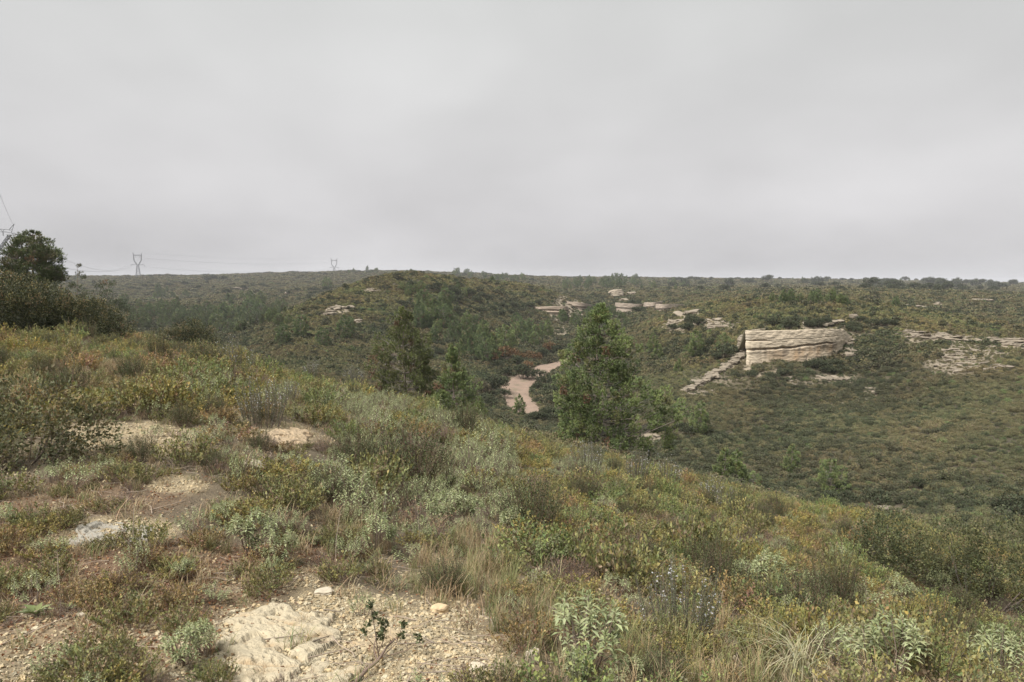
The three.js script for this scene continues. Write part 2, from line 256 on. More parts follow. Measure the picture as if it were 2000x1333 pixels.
{ // the dirt track, a thin sheet over the valley floor
  const curve = new THREE.CatmullRomCurve3(trackPts.map(p => V(p.x, 0, p.z))), n = 150, m = 10, pos = [], col = [], uv = [], idx = [];
  for (let i = 0; i <= n; i++) {
    const p = curve.getPoint(i / n), tg = curve.getTangent(i / n), f = i / n * (trackHalf.length - 1), k = Math.min(trackHalf.length - 2, Math.floor(f)), half = mix(trackHalf[k], trackHalf[k + 1], f - k);
    for (let j = 0; j <= m; j++) {
      const s = (j / m * 2 - 1) * half * (1 + 0.22 * N3(i * 0.17, j > m / 2 ? 3 : 9, 0.5)), x = p.x - tg.z * s, z = p.z + tg.x * s;
      pos.push(x, groundY(x, z) + 0.10 - 0.12 * Math.pow(Math.abs(j / m * 2 - 1), 6) - 0.05 * Math.exp(-(((Math.abs(j / m * 2 - 1) - 0.42) / 0.12) ** 2)), z);
      const g = 1 + 0.35 * fbm(x * 0.7, 1, z * 0.7, 3), e = Math.exp(-(((j / m * 2 - 1) / 0.2) ** 2)) * clamp(0.5 + 2 * N3(i * 0.2, 4.4, 1)); col.push(0.26 * g * (1 - 0.3 * e), 0.187 * g * (1 - 0.22 * e), 0.142 * g * (1 - 0.3 * e)); uv.push(x / 0.9, z / 0.9);
      if (i < n && j < m) { const o = i * (m + 1) + j; idx.push(o, o + 1, o + m + 1, o + 1, o + m + 2, o + m + 1); }
    }
  }
  const g = new THREE.BufferGeometry(); g.setAttribute('position', new THREE.Float32BufferAttribute(pos, 3)); g.setAttribute('color', new THREE.Float32BufferAttribute(col, 3)); g.setAttribute('uv', new THREE.Float32BufferAttribute(uv, 2)); g.setIndex(idx); g.computeVertexNormals();
  tag(mesh('dirt_track', g, soilMat), 'pale pinkish dirt track winding along the valley floor', 'track', null, 'structure');
}

// ---------------------------------------------------------------- rock
const plainRock = new THREE.MeshStandardMaterial({ vertexColors: true, roughness: 0.95 });
const slabMat = new THREE.MeshStandardMaterial({ vertexColors: true, roughness: 0.95, map: grainMap, bumpMap: grainBump, bumpScale: 0.005 });
const rockMat = new THREE.MeshStandardMaterial({ vertexColors: true, roughness: 0.95, map: grainMap, bumpMap: grainBump, bumpScale: 0.02 });
// a bedded limestone face: plan = points along the foot from one end to the other (seen from its front, left to right), top/foot heights, beds
function cliff(name, label, plan, footFn, topFn, opt = {}) {
  const { nu = 220, nv = 84, seed = 1, bedAmp = 0.055, overhang = 0.5, depth = 6, cracks = [], stain = null, holes = [], beds = 9, tone = [0.62, 0.535, 0.42] } = opt;
  const curve = new THREE.CatmullRomCurve3(plan.map(p => V(p[0], 0, p[1])), false, 'centripetal'), pos = [], col = [], uv = [], idx = [];
  const cap = 10, total = nv + cap;
  for (let i = 0; i <= nu; i++) {
    const u = i / nu, p = curve.getPointAt(u), t = curve.getTangentAt(u), nx = -t.z, nz = t.x;   // outward to the front
    const foot = footFn(u), top = topFn(u), H = top - foot;
    for (let j = 0; j <= total; j++) {
      const v = Math.min(1, j / nv), y = foot + H * v, along = u * curve.getLength();
      const dip = y * 1.0 + 0.035 * along + 0.15 * fbm(along * 0.12, y * 0.1, seed, 3);
      const b = dip * beds / 6.5, bf = b - Math.floor(b), bi = Math.floor(b);
      let off = bedAmp * (N3(bi * 3.7, along * 0.09, seed) + 0.5 * N3(bi * 1.9, along * 0.5, seed + 3)) - 0.04 * Math.exp(-((Math.min(bf, 1 - bf) / 0.07) ** 2)) * sstep(-0.1, 0.35, N3(along * 0.25, bi * 2.7, seed));
      off += 0.09 * Math.round(3 * (N3(along * 0.33, y * 0.5, seed + 40) + 0.4 * N3(along * 0.9, y * 1.1, seed + 44))) / 3;
      off += 0.18 * fbm(along * 0.22, y * 0.3, seed + 5, 4) + 0.10 * fbm(along * 1.3, y * 2.6, seed + 8, 3) + overhang * sstep(0.45, 0.62, v);
      const vj = Math.abs((along * 0.45 + 0.7 * N3(along * 0.2, y * 0.4, seed + 2)) % 1 - 0.5); off -= 0.10 * Math.exp(-((vj / 0.03) ** 2)) * clamp(N3(along * 0.3, y * 0.5, seed + 12) * 3);
      for (const c of cracks) { const vc = c.v + c.tilt * (u - c.u0) + 0.03 * N3(along * 0.6, seed, c.v * 9); if (u > c.u0 && u < c.u1) off -= c.depth * Math.exp(-(((v - vc) / c.w) ** 2)) * sstep(c.u0, c.u0 + 0.08, u) * sstep(c.u1, c.u1 - 0.08, u) * (0.6 + 0.8 * Math.abs(N3(along * 1.2, 3, seed))); }
      for (const c of holes) { const q = ((u - c.u) / c.ru) ** 2 + ((v - c.v) / c.rv) ** 2; off -= c.depth * Math.exp(-q); }
      let back = 0, yy = y;
      let qx = p.x + nx * off, qz = p.z + nz * off;
      if (j > nv) { const k = (j - nv) / cap; back = depth * k * k + 0.4 * k; qx += 0.06 * back * Math.sign(0.5 - u); qz -= back; yy = mix(top + 0.12 * fbm(along * 0.9, k * 4, seed, 3), groundY(qx, qz) - 0.15, sstep(0.25, 1, k)); }
      else yy += 0.12 * fbm(along * 0.9, y * 0.7, seed + 9, 3);
      pos.push(qx, yy, qz); uv.push(along / 1.6, (y + back) / 1.6);
      // weathering: cream rock, grey lichen on some beds, ochre stain and dark runs where water comes out of the crack
      const g = fbm(along * 0.35, y * 0.9, seed + 20, 4), g2 = N3(along * 2.1, y * 5, seed + 4);
      let c = tone.map((q, n) => q * (1 + 0.30 * g + 0.14 * g2 + [0, -0.02, -0.05][n]));
      { const ln = Math.abs(N3(along * 0.10, dip * 4.2, seed + 50)), l2 = Math.abs(N3(along * 0.35, dip * 9.5, seed + 55)), k = 0.17 * sstep(0.05, 0.0, ln) + 0.10 * sstep(0.05, 0.0, l2); c = c.map(q => q * (1 - k)); off -= 0; }
      const grey = clamp(sstep(0.1, 0.5, fbm(along * 0.2, bi * 1.7, seed + 31, 3) + 0.25 * N3(bi * 2.3, 1, seed))); c = c.map((q, n) => mix(q, [0.44, 0.405, 0.35][n], grey * 0.7));
      if (stain) { const s = stain(u, v, along, y); c = c.map((q, n) => mix(q, [0.42, 0.26, 0.13][n], s.ochre)); c = c.map((q, n) => mix(q, [0.13, 0.105, 0.085][n], s.dark)); }
      if (j > nv + 1) c = c.map((q, n) => mix(q, [0.12, 0.105, 0.055][n], 0.9));
      col.push(...c.map(q => clamp(q, 0.04, 0.8)));
      if (i < nu && j < total) { const o = i * (total + 1) + j; idx.push(o, o + total + 1, o + 1, o + 1, o + total + 1, o + total + 2); }
    }
  }
  const g = new THREE.BufferGeometry(); g.setAttribute('position', new THREE.Float32BufferAttribute(pos, 3)); g.setAttribute('color', new THREE.Float32BufferAttribute(col, 3)); g.setAttribute('uv', new THREE.Float32BufferAttribute(uv, 2)); g.setIndex(idx); g.computeVertexNormals();
  return tag(mesh(name, g, rockMat), label, 'cliff', null, 'thing');
}
const planOf = (list) => list.map(([px, d]) => [d * (px - 1000) / FOCAL, -d]);
const yAt = (py, d) => atDepth(1500, py, d).y;
const lerpList = (l) => (u) => { const f = clamp(u) * (l.length - 1), k = Math.min(l.length - 2, Math.floor(f)); return mix(l[k], l[k + 1], f - k); };
{
  const foot = lerpList([734, 736, 737, 735, 728, 712, 702, 705].map(y => yAt(y, 108))), top = lerpList([650, 647, 645, 644, 643, 642, 646, 668].map(y => yAt(y, 110.5)));
  cliff('limestone_cliff', 'broad cream limestone cliff with dark horizontal crack and ochre stains on the scrub slope', planOf([[1500, 120], [1478, 112], [1461, 108], [1460, 107.6], [1464, 107.3], [1490, 107.4], [1530, 107.8], [1570, 108.3], [1605, 109.2], [1635, 111], [1668, 117]]), foot, top, {
    seed: 3.3, overhang: 0.14, bedAmp: 0.035, nu: 340, nv: 120, beds: 9, depth: 7,
    cracks: [{ u0: 0.36, u1: 0.80, v: 0.60, tilt: -0.06, w: 0.020, depth: 0.8 }, { u0: 0.36, u1: 0.50, v: 0.79, tilt: -0.02, w: 0.012, depth: 0.5 }, { u0: 0.48, u1: 0.86, v: 0.78, tilt: -0.04, w: 0.006, depth: 0.14 }, { u0: 0.25, u1: 0.38, v: 0.26, tilt: 0.0, w: 0.016, depth: 0.6 }],
    holes: [{ u: 0.53, v: 0.20, ru: 0.014, rv: 0.05, depth: 1.0 }],
    stain: (u, v, a, y) => { const run = clamp(N3(a * 1.7, 0.3, 5) * 2.4 + 0.1), under = sstep(0.60, 0.5, v) * sstep(0.12, 0.42, v) * sstep(0.42, 0.5, u) * sstep(0.86, 0.7, u); const low = Math.exp(-(((u - 0.29) / 0.025) ** 2 + ((v - 0.28) / 0.05) ** 2)); return { ochre: clamp(under * (0.25 + 0.6 * clamp(fbm(a * 0.8, y * 0.25, 7, 3) * 1.8 + 0.35)) + 0.6 * low), dark: clamp(0.75 * run * sstep(0.60, 0.56, v) * sstep(0.28, 0.5, v) * sstep(0.40, 0.48, u) * sstep(0.86, 0.78, u) * 0.8 + 0.5 * sstep(0.3, 0.7, fbm(a * 1.4, y * 3, 14, 3)) * sstep(0.5, 0.9, v)) }; },
  });
  cliff('limestone_cliff', 'low pink-grey limestone cliff on the right flank of the round hill', planOf([[1044, 268], [1050, 261], [1066, 259], [1085, 258.5], [1103, 259], [1109, 264]]), lerpList([612, 618, 624, 628, 630, 626].map(y => yAt(y, 259))), lerpList([602, 600, 599, 597.5, 598, 602].map(y => yAt(y, 262))), { seed: 8.1, overhang: 0.4, nu: 110, nv: 40, beds: 6, depth: 8, tone: [0.38, 0.31, 0.25], cracks: [{ u0: 0.3, u1: 0.95, v: 0.72, tilt: 0, w: 0.04, depth: 0.7 }] });
  cliff('limestone_cliff', 'broken limestone ledge above the gully, behind the low pink-grey cliff', planOf([[1104, 312], [1112, 305], [1128, 303], [1142, 304], [1154, 310]]), lerpList([600, 604, 609, 608, 606].map(y => yAt(y, 304))), lerpList([588, 589, 590, 594, 597].map(y => yAt(y, 306))), { seed: 11.7, overhang: 0.5, nu: 90, nv: 30, beds: 5, depth: 8, tone: [0.34, 0.285, 0.235] });
  cliff('limestone_cliff', 'pale double limestone cliff at the head of the gully', planOf([[1203, 300], [1208, 292], [1228, 290], [1246, 291], [1256, 296], [1262, 291], [1276, 288], [1292, 292]]), lerpList([606, 610, 613, 612, 610, 612, 608, 602].map(y => yAt(y, 291))), lerpList([594, 591, 592, 594, 594, 591, 590, 588].map(y => yAt(y, 294))), { seed: 15.2, overhang: 0.35, nu: 140, nv: 34, beds: 5, depth: 8, tone: [0.42, 0.355, 0.295] });
  cliff('limestone_cliff', 'pale square limestone block cliff between the double cliff and the big cliff', planOf([[1284, 278], [1284, 270], [1296, 268], [1312, 269], [1326, 272], [1336, 278]]), lerpList([613, 617, 614, 612, 608, 605].map(y => yAt(y, 269))), lerpList([594, 593.5, 594, 594, 595, 597].map(y => yAt(y, 272))), { seed: 19.9, overhang: 0.35, nu: 110, nv: 34, beds: 5, depth: 8, tone: [0.42, 0.355, 0.295] });
}
// single stones: lumpy, flat-bedded blocks
function stoneGeo(seed, sx, sy, sz, detail = 3, rough = 0.22, tone = [0.52, 0.45, 0.34], pits = 0) {
  const g = new THREE.IcosahedronGeometry(1, detail), p = g.attributes.position, col = [], uv = [];
  for (let i = 0; i < p.count; i++) {
    let x = p.getX(i), y = p.getY(i), z = p.getZ(i);
    const k = Math.pow(Math.abs(x) ** 4 + Math.abs(y) ** 4 + Math.abs(z) ** 4, -0.25) * 0.92;
    let n = 1 + rough * fbm(x * 1.3 + seed, y * 1.3, z * 1.3, 2) * 1.6 + rough * 0.7 * fbm(x * 4 + seed * 2, y * 4, z * 4, 3);
    const fc = Math.floor((x * 0.9 + y * 1.3 + z * 0.7 + seed) * 1.6); n += rough * 0.18 * N3(fc * 2.3, seed, 1);
    if (pits) n -= pits * clamp(fbm(x * 6 + seed, y * 6, z * 6, 2) * 2.2 - 0.25);
    const f = 1 + 0.30 * fbm(x * 3 + seed, y * 5, z * 3, 3);
    x *= k * n; y *= k * n; z *= k * n;
    p.setXYZ(i, x * sx, y * sy, z * sz); col.push(tone[0] * f, tone[1] * f, tone[2] * f); uv.push(x * sx * 2 + z, y * sy * 2 + z * sz * 2);
  }
  g.setAttribute('color', new THREE.Float32BufferAttribute(col, 3)); g.setAttribute('uv', new THREE.Float32BufferAttribute(uv, 2)); 
  const q = g.clone(); q.deleteAttribute('normal'); q.computeVertexNormals(); return q;
}
const blockGeos = Array.from({ length: 8 }, (_, i) => stoneGeo(10 + i * 3.7, 1, 0.55 + 0.1 * (i % 3), 0.8, 2, 0.34, [0.285 - 0.03 * (i % 3), 0.24 - 0.025 * (i % 3), 0.185 - 0.02 * (i % 3)]));
// an outcrop: ledges of broken blocks along a line of points on a slope; each block is a part
function outcrop(label, pts, n, size, dMin, seed, opt = {}) {
  const r = rng(seed), path = pts.map(([px, py]) => ground(px, py, dMin)), base = path[0].clone();
  const g = thing(opt.name || 'rock_outcrop', label, opt.category || 'rock outcrop', null, base);
  for (let i = 0; i < n; i++) {
    const f = (i + r() * 0.8) / n * (path.length - 1), k = Math.min(path.length - 2, Math.floor(f)), p = path[k].clone().lerp(path[k + 1], f - k), sp = (opt.spread || 0.6) * size;
    p.x += (r() - 0.5) * 2 * sp; p.z += (r() - 0.5) * 2 * sp; const s = size * (0.35 + 0.75 * r() ** 1.4); p.y = groundY(p.x, p.z) + s * (opt.lift ?? 0.12);
    const m = mesh('rock', blockGeos[Math.floor(r() * 8)], rockMat, g); m.position.copy(p).sub(base); m.scale.set(s * (1 + 0.6 * r()), s * (opt.flat || 0.6), s * (0.8 + 0.4 * r())); m.rotation.set((r() - 0.5) * 0.35, r() * 6.28, (r() - 0.5) * 0.35);
  }
  return g;
}
outcrop('narrow rib of pale rocks running down from the left foot of the big cliff', [[1450, 690], [1443, 702], [1420, 718], [1395, 735], [1370, 750], [1340, 766]], 120, 0.55, 70, 21, { spread: 1.0, lift: 0.5, flat: 0.75 });
outcrop('tan stone buttress leaning against the left end of the big cliff', [[1455, 660], [1450, 675], [1447, 690]], 9, 1.0, 90, 22, { spread: 0.3, lift: 0.4, flat: 0.9 });
outcrop('line of small pale rocks just below the rocky rib', [[1352, 776], [1375, 772], [1400, 768]], 12, 0.4, 70, 23, { spread: 1.2 });
outcrop('row of pale rocks in the scrub below the big cliff', [[1598, 742], [1630, 742], [1655, 745]], 16, 0.6, 70, 24, { spread: 0.8, lift: 0.3 });
outcrop('small bent line of white rocks under the middle of the big cliff', [[1540, 738], [1543, 750], [1550, 756]], 9, 0.42, 70, 25);
outcrop('flat ledge of grey-white rock on the crest just above the big cliff', [[1578, 633], [1600, 636], [1630, 634], [1650, 630]], 22, 0.95, 95, 26, { flat: 0.35, lift: 0.25 });
outcrop('pale ledges trailing off the right end of the big cliff', [[1645, 664], [1662, 672], [1660, 690], [1650, 700]], 16, 0.9, 95, 27, { flat: 0.5, lift: 0.3 });
outcrop('single squarish boulder on the crest right of the big cliff', [[1664, 623], [1666, 624]], 1, 0.8, 95, 28, { flat: 0.9, lift: 0.5, name: 'boulder', category: 'boulder' });
outcrop('yellowish boulder pair in dark scrub right of the big cliff', [[1728, 632], [1745, 640]], 4, 0.7, 95, 29, { flat: 0.8, lift: 0.4 });
outcrop('long pale stone terrace across the right hill', [[1765, 655], [1800, 658], [1840, 660], [1880, 664], [1910, 662]], 60, 0.8, 90, 30, { flat: 0.3, spread: 1.6, lift: 0.1 });
outcrop('wide field of scattered pale stones below the long terrace', [[1820, 700], [1860, 690], [1900, 686], [1870, 708], [1900, 716], [1940, 725]], 80, 0.6, 80, 31, { flat: 0.4, spread: 4.0, lift: 0.15 });
outcrop('bright stone slab field at the right end of the long terrace', [[1930, 668], [1960, 668], [1990, 672], [1995, 682]], 40, 0.85, 80, 32, { flat: 0.35, spread: 2.2, lift: 0.15 });
outcrop('scatter of pale stones low on the slope under the big cliff', [[1695, 748], [1705, 770], [1698, 782], [1650, 790]], 18, 0.42, 60, 33, { spread: 1.6 });
outcrop('pale stepped rock ledge left of and above the big cliff', [[1305, 638], [1320, 632], [1345, 628], [1360, 636]], 30, 1.0, 110, 34, { flat: 0.45, spread: 0.8, lift: 0.3 });
outcrop('tan rocks and scree just left of the big cliff crest', [[1385, 628], [1400, 632], [1395, 642], [1420, 640]], 26, 0.8, 110, 35, { flat: 0.5, spread: 1.4, lift: 0.2 });
outcrop('pale flat ledge above the stepped rock ledge', [[1330, 617], [1345, 614], [1362, 612]], 18, 1.2, 130, 36, { flat: 0.35, spread: 0.8, lift: 0.3 });
outcrop('zigzag of pale rock on the face of the round hill', [[636, 617], [648, 615], [646, 606], [660, 602], [680, 600]], 34, 1.0, 130, 37, { flat: 0.4, spread: 0.9, lift: 0.2 });
outcrop('tiny hooked patch of pale rock lower on the round hill', [[692, 635], [697, 628], [702, 632]], 8, 0.8, 130, 38, { lift: 0.3 });
outcrop('small grey rocks high on the face of the round hill', [[722, 567], [730, 571]], 8, 0.9, 150, 39, { flat: 0.4, lift: 0.25 });
outcrop('short row of white rocks on the far left slope', [[458, 567], [466, 565], [474, 565], [482, 565]], 7, 2.6, 250, 40, { flat: 0.7, lift: 0.5, spread: 0.3 });
outcrop('small white rock on the ridge left of the round hill', [[558, 576], [566, 573]], 5, 2.0, 250, 41, { flat: 0.6, lift: 0.4, spread: 0.4 });
outcrop('thin pale ledges on the far plateau behind the right hill', [[1898, 590], [1920, 589], [1932, 591]], 14, 1.9, 150, 42, { flat: 0.3, lift: 0.3 });
outcrop('rounded pale boulder on the far plateau', [[1829, 598], [1838, 596]], 3, 1.6, 140, 43, { flat: 0.9, lift: 0.5 });
outcrop('low line of pale rock left of the rounded plateau boulder', [[1778, 599], [1800, 602], [1815, 603]], 14, 1.2, 135, 44, { flat: 0.3, lift: 0.25 });
outcrop('steep pale slab at the top of the gully', [[1200, 582], [1205, 577], [1210, 573]], 8, 3.0, 250, 45, { flat: 0.8, lift: 0.4, spread: 0.4 });
outcrop('cluster of pale rocks above the double cliff', [[1232, 577], [1240, 574], [1216, 588], [1228, 588]], 14, 1.8, 250, 46, { flat: 0.5, lift: 0.3 });
outcrop('ochre stones in scrub beside the foot of the big pine', [[1250, 860], [1268, 856], [1284, 852]], 8, 0.55, 45, 47, { lift: 0.3, flat: 0.5 });
outcrop('pale ochre rocks in the gully below the round pine', [[1705, 1000], [1725, 995], [1740, 1000], [1655, 985]], 9, 0.5, 40, 48, { lift: 0.25, flat: 0.45 });
outcrop('grey and white boulders in dark scrub by the wide oak bush', [[1872, 1032], [1886, 1034]], 2, 0.42, 30, 49, { lift: 0.5, spread: 0.1, flat: 0.6 });

// ---------------------------------------------------------------- plants: builders
const leafMat = (c = [1, 1, 1], tr = 0.4, rough = 0.75) => new THREE.MeshPhysicalMaterial({ color: new THREE.Color().setRGB(c[0], c[1], c[2]), vertexColors: true, roughness: rough, transmission: tr, thickness: 0, side: THREE.DoubleSide, specularIntensity: 0.5 });
const dullMat = (c = [1, 1, 1]) => new THREE.MeshStandardMaterial({ color: new THREE.Color().setRGB(c[0], c[1], c[2]), vertexColors: true, roughness: 0.9, side: THREE.DoubleSide });
const M = { leaf: leafMat(), felt: leafMat([1, 1, 1], 0.25, 0.95), wood: dullMat(), dull: dullMat(), straw: leafMat([1, 1, 1], 0.25, 0.85), needle: new THREE.MeshStandardMaterial({ vertexColors: true, roughness: 0.75, side: THREE.DoubleSide }) };
const pickW = (list, r) => { let q = r() * list.reduce((s, e) => s + e[0], 0); for (const e of list) { q -= e[0]; if (q <= 0) return e[1]; } return list[0][1]; };

// low twiggy shrub: many wiry stems, small leaves on their outer half
function twiggy({ seed, R = 0.38, H = 0.34, stems = 60, twigs = 5, leaves = 6, len = 0.02, wid = 0.012, cols, bare = 0.35, stemCol = [0.13, 0.095, 0.065], upright = 0.4, stemR = 0.003 }) {
  const r = rng(seed), F = new GB(), S = new GB();
  for (let i = 0; i < stems; i++) {
    const az = r() * 6.283, q = Math.sqrt(r()), lean = R * q, h = H * (1 - 0.5 * q * q) * (0.62 + 0.5 * r());
    const b = V(Math.cos(az) * lean * 0.35, -0.03, Math.sin(az) * lean * 0.35), t = V(Math.cos(az) * lean, h, Math.sin(az) * lean), m = b.clone().lerp(t, 0.5).add(V((r() - 0.5) * 0.06, h * 0.10, (r() - 0.5) * 0.06));
    const at = (k) => b.clone().multiplyScalar((1 - k) * (1 - k)).addScaledVector(m, 2 * k * (1 - k)).addScaledVector(t, k * k);
    S.tube([at(0), at(0.35), at(0.7), at(1)], stemR, stemR * 0.4, 3, vary(stemCol, r, 0.3));
    const k0 = 0.75 + 0.5 * r(), tone = pickW(cols, r).map(q => q * k0), dead = r() < 0.08;
    for (let j = 0; j < twigs; j++) {
      const k = bare + (1 - bare) * (j + r()) / twigs, p = at(k), ta = az + (r() - 0.5) * 2.6, tl = H * (0.12 + 0.2 * r()), td = dirFrom(ta, upright + r() * 0.9);
      const e = p.clone().addScaledVector(td, tl);
      if (r() < 0.6) S.tube([p, e], stemR * 0.5, stemR * 0.25, 3, vary(stemCol, r, 0.3));
      if (dead) continue;
      for (let l = 0; l < leaves; l++) {
        const w = p.clone().lerp(e, (l + 0.6) / leaves), d = dirFrom(r() * 6.283, -0.1 + r() * 1.1).addScaledVector(td, 0.5).normalize(), sc = 0.65 + 0.7 * r();
        F.leaf(w.x, w.y, w.z, d, sideOf(d, r), len * sc, wid * sc, vary(tone, r, 0.22));
      }
    }
  }
  return { F: F.build(), S: S.build() };
}
// grey felted rosettes at the ends of woody stems
function rosetteShrub({ seed, R = 0.25, H = 0.45, stems = 12, pairs = 5, len = 0.045, wid = 0.016, cols }) {
  const r = rng(seed), F = new GB(), S = new GB();
  const curl = (p, d, s, L, W, c) => {                      // a leaf in two bent halves
    const mid = p.clone().addScaledVector(d, L * 0.55), d2 = d.clone().add(V(0, -0.45, 0)).normalize(), n = V(0, 0, 0).crossVectors(d, s); if (n.y < 0) n.negate(); const w = W / 2, f = 0.18 * W;
    const a = F.v(p.x, p.y, p.z, n.x, n.y, n.z, c), e = mid.clone().addScaledVector(d2, L * 0.5);
    const l = F.v(mid.x + s.x * w + n.x * f, mid.y + s.y * w + n.y * f, mid.z + s.z * w + n.z * f, n.x - s.x * 0.4, n.y - s.y * 0.4, n.z - s.z * 0.4, c), m = F.v(mid.x, mid.y, mid.z, n.x, n.y, n.z, c), q = F.v(mid.x - s.x * w + n.x * f, mid.y - s.y * w + n.y * f, mid.z - s.z * w + n.z * f, n.x + s.x * 0.4, n.y + s.y * 0.4, n.z + s.z * 0.4, c), t = F.v(e.x, e.y, e.z, n.x, n.y, n.z, c);
    F.tri(a, l, m); F.tri(a, m, q); F.tri(l, t, m); F.tri(m, t, q);
  };
  for (let i = 0; i < stems; i++) {
    const az = r() * 6.283, q = Math.sqrt((i + 0.5) / stems), lean = R * q, h = H * (1 - 0.4 * q * q) * (0.65 + 0.45 * r());
    const b = V(Math.cos(az) * lean * 0.25, -0.03, Math.sin(az) * lean * 0.25), t = V(Math.cos(az) * lean, h, Math.sin(az) * lean), m = b.clone().lerp(t, 0.55).add(V((r() - 0.5) * 0.08, 0, (r() - 0.5) * 0.08));
    S.tube([b, m, t], 0.0045, 0.002, 4, vary([0.17, 0.13, 0.095], r, 0.25));
    const heads = [[t, 1]]; const nb = 1 + Math.floor(r() * 3);
    for (let k = 0; k < nb; k++) { const p = b.clone().lerp(t, 0.45 + 0.4 * r()), e = p.clone().add(dirFrom(az + (r() - 0.5) * 3, 0.6 + 0.5 * r()).multiplyScalar(H * (0.14 + 0.16 * r()))); S.tube([p, e], 0.003, 0.0018, 3, vary([0.17, 0.13, 0.095], r, 0.25)); heads.push([e, 0.8]); }
    const tone = pickW(cols, r);
    for (const [p, sc] of heads) {
      let rot = r() * 3;
      for (let k = 0; k < pairs; k++) {
        const y = -0.065 * (1 - k / pairs) * sc * (H / 0.45), el = mix(-0.15, 1.25, k / (pairs - 1)), L = len * sc * mix(1.15, 0.55, k / (pairs - 1)) * (0.85 + 0.3 * r());
        for (let s2 = 0; s2 < 2; s2++) { const d = dirFrom(rot + s2 * Math.PI + (r() - 0.5) * 0.5, el + (r() - 0.5) * 0.3), s = V(-d.z, 0, d.x).normalize(); curl(V(p.x, p.y + y, p.z), d, s, L, wid * sc * mix(1.1, 0.7, k / pairs), vary(tone, r, 0.12)); }
        rot += Math.PI / 2 + (r() - 0.5) * 0.4;
      }
    }
  }
  return { F: F.build(), S: S.build() };
}
// upright stems packed with narrow leaves, small pale flowers along the tips
function wandShrub({ seed, R = 0.3, H = 0.6, stems = 34, per = 110, cols, flower = 0.5 }) {
  const r = rng(seed), F = new GB(), S = new GB(), B = new GB();
  for (let i = 0; i < stems; i++) {
    const az = r() * 6.283, q = Math.sqrt(r()), lean = R * q, h = H * (0.55 + 0.5 * r()) * (1 - 0.25 * q), b = V(Math.cos(az) * lean * 0.6, -0.03, Math.sin(az) * lean * 0.6), t = V(Math.cos(az) * lean, h, Math.sin(az) * lean), m = b.clone().lerp(t, 0.5).add(V((r() - 0.5) * 0.12, -0.02, (r() - 0.5) * 0.05));
    const at = (k) => b.clone().multiplyScalar((1 - k) * (1 - k)).addScaledVector(m, 2 * k * (1 - k)).addScaledVector(t, k * k);
    S.tube([at(0), at(0.4), at(0.75), at(1)], 0.0045, 0.0015, 3, vary([0.14, 0.115, 0.09], r, 0.25));
    const tone = pickW(cols, r), fl = r() < flower;
    for (let l = 0; l < per; l++) { const k = 0.22 + 0.78 * l / per, p = at(k), d = dirFrom(r() * 6.283, 0.35 + 0.7 * r()); F.leaf(p.x, p.y, p.z, d, sideOf(d, r), 0.016 + 0.012 * r(), 0.0042, vary(tone, r, 0.25), 0.1); }
    if (fl) for (let l = 0; l < 11; l++) { const k = 0.5 + 0.5 * r(), p = at(k), d = dirFrom(r() * 6.283, 0.1 + 0.6 * r()); p.addScaledVector(d, 0.012); B.leaf(p.x, p.y, p.z, d, sideOf(d, r), 0.014 + 0.006 * r(), 0.011, vary([0.43, 0.42, 0.42], r, 0.15), 0.3); }
  }
  return { F: F.build(), S: S.build(), B: B.build() };
}
function grassTuft({ seed, n = 60, H = 0.35, R = 0.07, spread = 0.5, w = 0.0035, cols, droop = 0.5 }) {
  const r = rng(seed), F = new GB();
  for (let i = 0; i < n; i++) {
    const az = r() * 6.283, h = H * (0.45 + 0.6 * r()), ln = spread * h * (0.3 + r()), b = V((r() - 0.5) * 2 * R, -0.01, (r() - 0.5) * 2 * R), dx = Math.cos(az), dz = Math.sin(az), pts = [];
    for (let k = 0; k < 5; k++) { const t = k / 4; pts.push(V(b.x + dx * ln * t * t, b.y + h * (t - droop * 0.45 * t * t * t), b.z + dz * ln * t * t)); }
    F.blade(pts, w * (0.7 + 0.6 * r()), V(-dz, 0, dx), vary(pickW(cols, r), r, 0.2));
  }
  return F.build();
}
